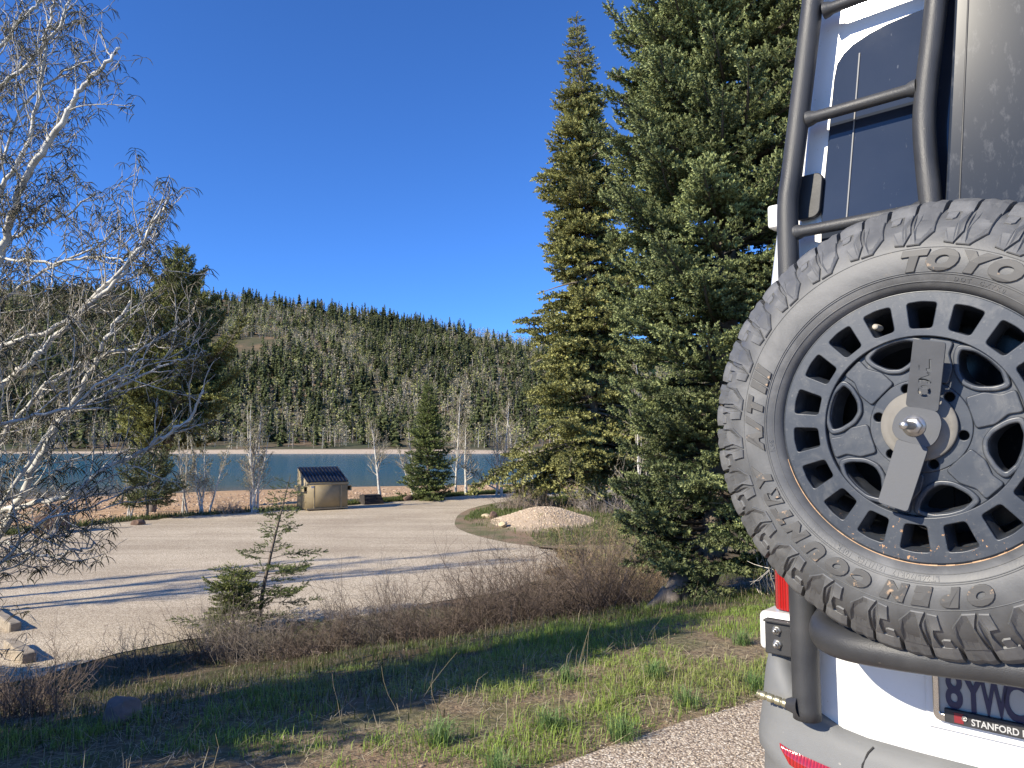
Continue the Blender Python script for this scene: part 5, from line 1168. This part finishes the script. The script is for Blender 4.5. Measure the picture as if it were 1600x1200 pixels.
def hill_aspen(seed, green):
    r = np.random.RandomState(seed); v = []; t = []; c = []
    def tri(a, b, c_, col): k = len(v); v.extend([a, b, c_]); t.append((k, k+1, k+2)); c.extend([col]*3)
    tc = np.array([.52, .50, .45])
    for k in range(3):
        w = .013; a = k*2.1; p = np.array([math.cos(a)*w, math.sin(a)*w, 0]); a2 = a+2.1; q = np.array([math.cos(a2)*w, math.sin(a2)*w, 0]); tri(p, q, np.array([0, 0, .97]), tc)
    for i in range(48):
        z = .30+.66*r.rand(); a = r.rand()*6.28; R1 = (.05+.11*math.sin(3.14*min(1, (z-.15)/.95)))*(.5+.7*r.rand()); d = np.array([math.cos(a), math.sin(a), .55]); o = np.array([0, 0, z-.05]); tip = o+d*R1; s_ = np.cross(d, r.randn(3)); s_ /= np.linalg.norm(s_)
        if i % 2: tri(o, tip-s_*.004, tip+s_*.004, np.array([.42, .39, .34]))
        else:
            cc = (np.array([.25, .255, .09]) if green else np.array([.31, .27, .18]))*(.7+.6*r.rand()); tri(tip-s_*.05, tip+s_*.045, tip+d*.09, cc)
    return np.array(v), np.array(t), np.array(c)
kinds = {'con': [hill_conifer(i) for i in range(6)], 'dead': [hill_conifer(20+i, True) for i in range(3)], 'asp': [hill_aspen(i, i % 2) for i in range(6)]}
n = 19000
Yh = 343+(768-343)*rng.rand(n)**.85; Xh = (-.80+1.55*rng.rand(n))*Yh; 
cl = snoise(Xh, Yh, 71, 3, .018); cl2 = snoise(Xh, Yh, 72, 3, .03); rnd = rng.rand(n)
low = Yh < 372
kind = np.where(rnd < np.clip(.40+.42*cl, .06, .85)*np.where(low, .5, 1), 0, np.where(rng.rand(n) < .20, 1, 2))
keep = (snoise(Xh, Yh*.6, 73, 3, .026) < .62+.25*rng.rand(n)) & ~(low & (rng.rand(n) < .55))
Xh, Yh, kind = Xh[keep], Yh[keep], kind[keep]; Zh = height(Xh, Yh)-.2; n = len(Xh)
Hh = np.where(kind == 0, 7+11*rng.rand(n)**1.6, np.where(kind == 1, 7+5*rng.rand(n), 6+5*rng.rand(n)))*np.interp(Yh, [340, 420, 760], [.95, 1.0, 1.0])
vis = (Xh*1155/Yh+800 > -10) & (Xh*1155/Yh+800 < 1010)
size = Hh/Yh*vis
spec = {0: ('con', 'hillside_conifer', 'dark green conifer across the lake, low on the slope, ', 'conifers on the far hillside', 'hillside_conifers'),
        1: ('dead', 'dead_snag', 'grey dead snag across the lake on the slope, ', 'dead snags on the far hillside', 'dead_snags'),
        2: ('asp', 'hillside_aspen', 'pale bare aspen across the lake, low on the slope, ', 'aspens on the far hillside', 'hillside_aspens')}
for kd, (key, nm, lab, grp, allnm) in spec.items():
    idx = np.where(kind == kd)[0]; order = idx[np.argsort(-size[idx])]; big = order[:300]; rest = order[300:]
    protos = []
    for v, t, c in kinds[key]:
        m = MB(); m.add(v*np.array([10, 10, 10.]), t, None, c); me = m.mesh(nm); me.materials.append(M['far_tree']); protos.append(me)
    for i in big:
        o = bpy.data.objects.new(nm, protos[rng.randint(len(protos))]); COL.objects.link(o); o.location = (Xh[i], Yh[i], Zh[i]); s_ = Hh[i]/10; wv = s_*(.85+.35*rng.rand()); o.scale = (wv, wv, s_); o.rotation_euler = (0, 0, rng.rand()*6.28)
        xi = Xh[i]*1155/Yh[i]+800; zn = 0 if xi < 440 else 1 if xi < 620 else 2; tag(o, lab+('left of the dumpster', 'between dumpster and conical spruce', 'right of the conical spruce')[zn], 'tree', grp+(', left', ', middle', ', right')[zn])
    m = MB()
    for j, (v, t, c) in enumerate(kinds[key]):
        ids = rest[j::len(kinds[key])]; k = len(ids); an = rng.rand(k)*6.28; ca, sa = np.cos(an)[:, None], np.sin(an)[:, None]; w_ = (Hh[ids]*(.85+.35*rng.rand(k)))[:, None]
        V = np.stack([(v[None, :, 0]*ca-v[None, :, 1]*sa)*w_, (v[None, :, 0]*sa+v[None, :, 1]*ca)*w_, v[None, :, 2]*Hh[ids][:, None]], -1)+np.stack([Xh[ids], Yh[ids], Zh[ids]], 1)[:, None]
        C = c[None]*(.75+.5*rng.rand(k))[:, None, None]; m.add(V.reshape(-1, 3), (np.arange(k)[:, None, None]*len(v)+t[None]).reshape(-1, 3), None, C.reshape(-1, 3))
    tag(m.build(allnm, M['far_tree']), kind='stuff'); print(allnm, len(idx))
tot = sum(len(o.data.polygons) for o in S.objects if o.type == 'MESH' and o.data.users == 1); print('faces', tot)
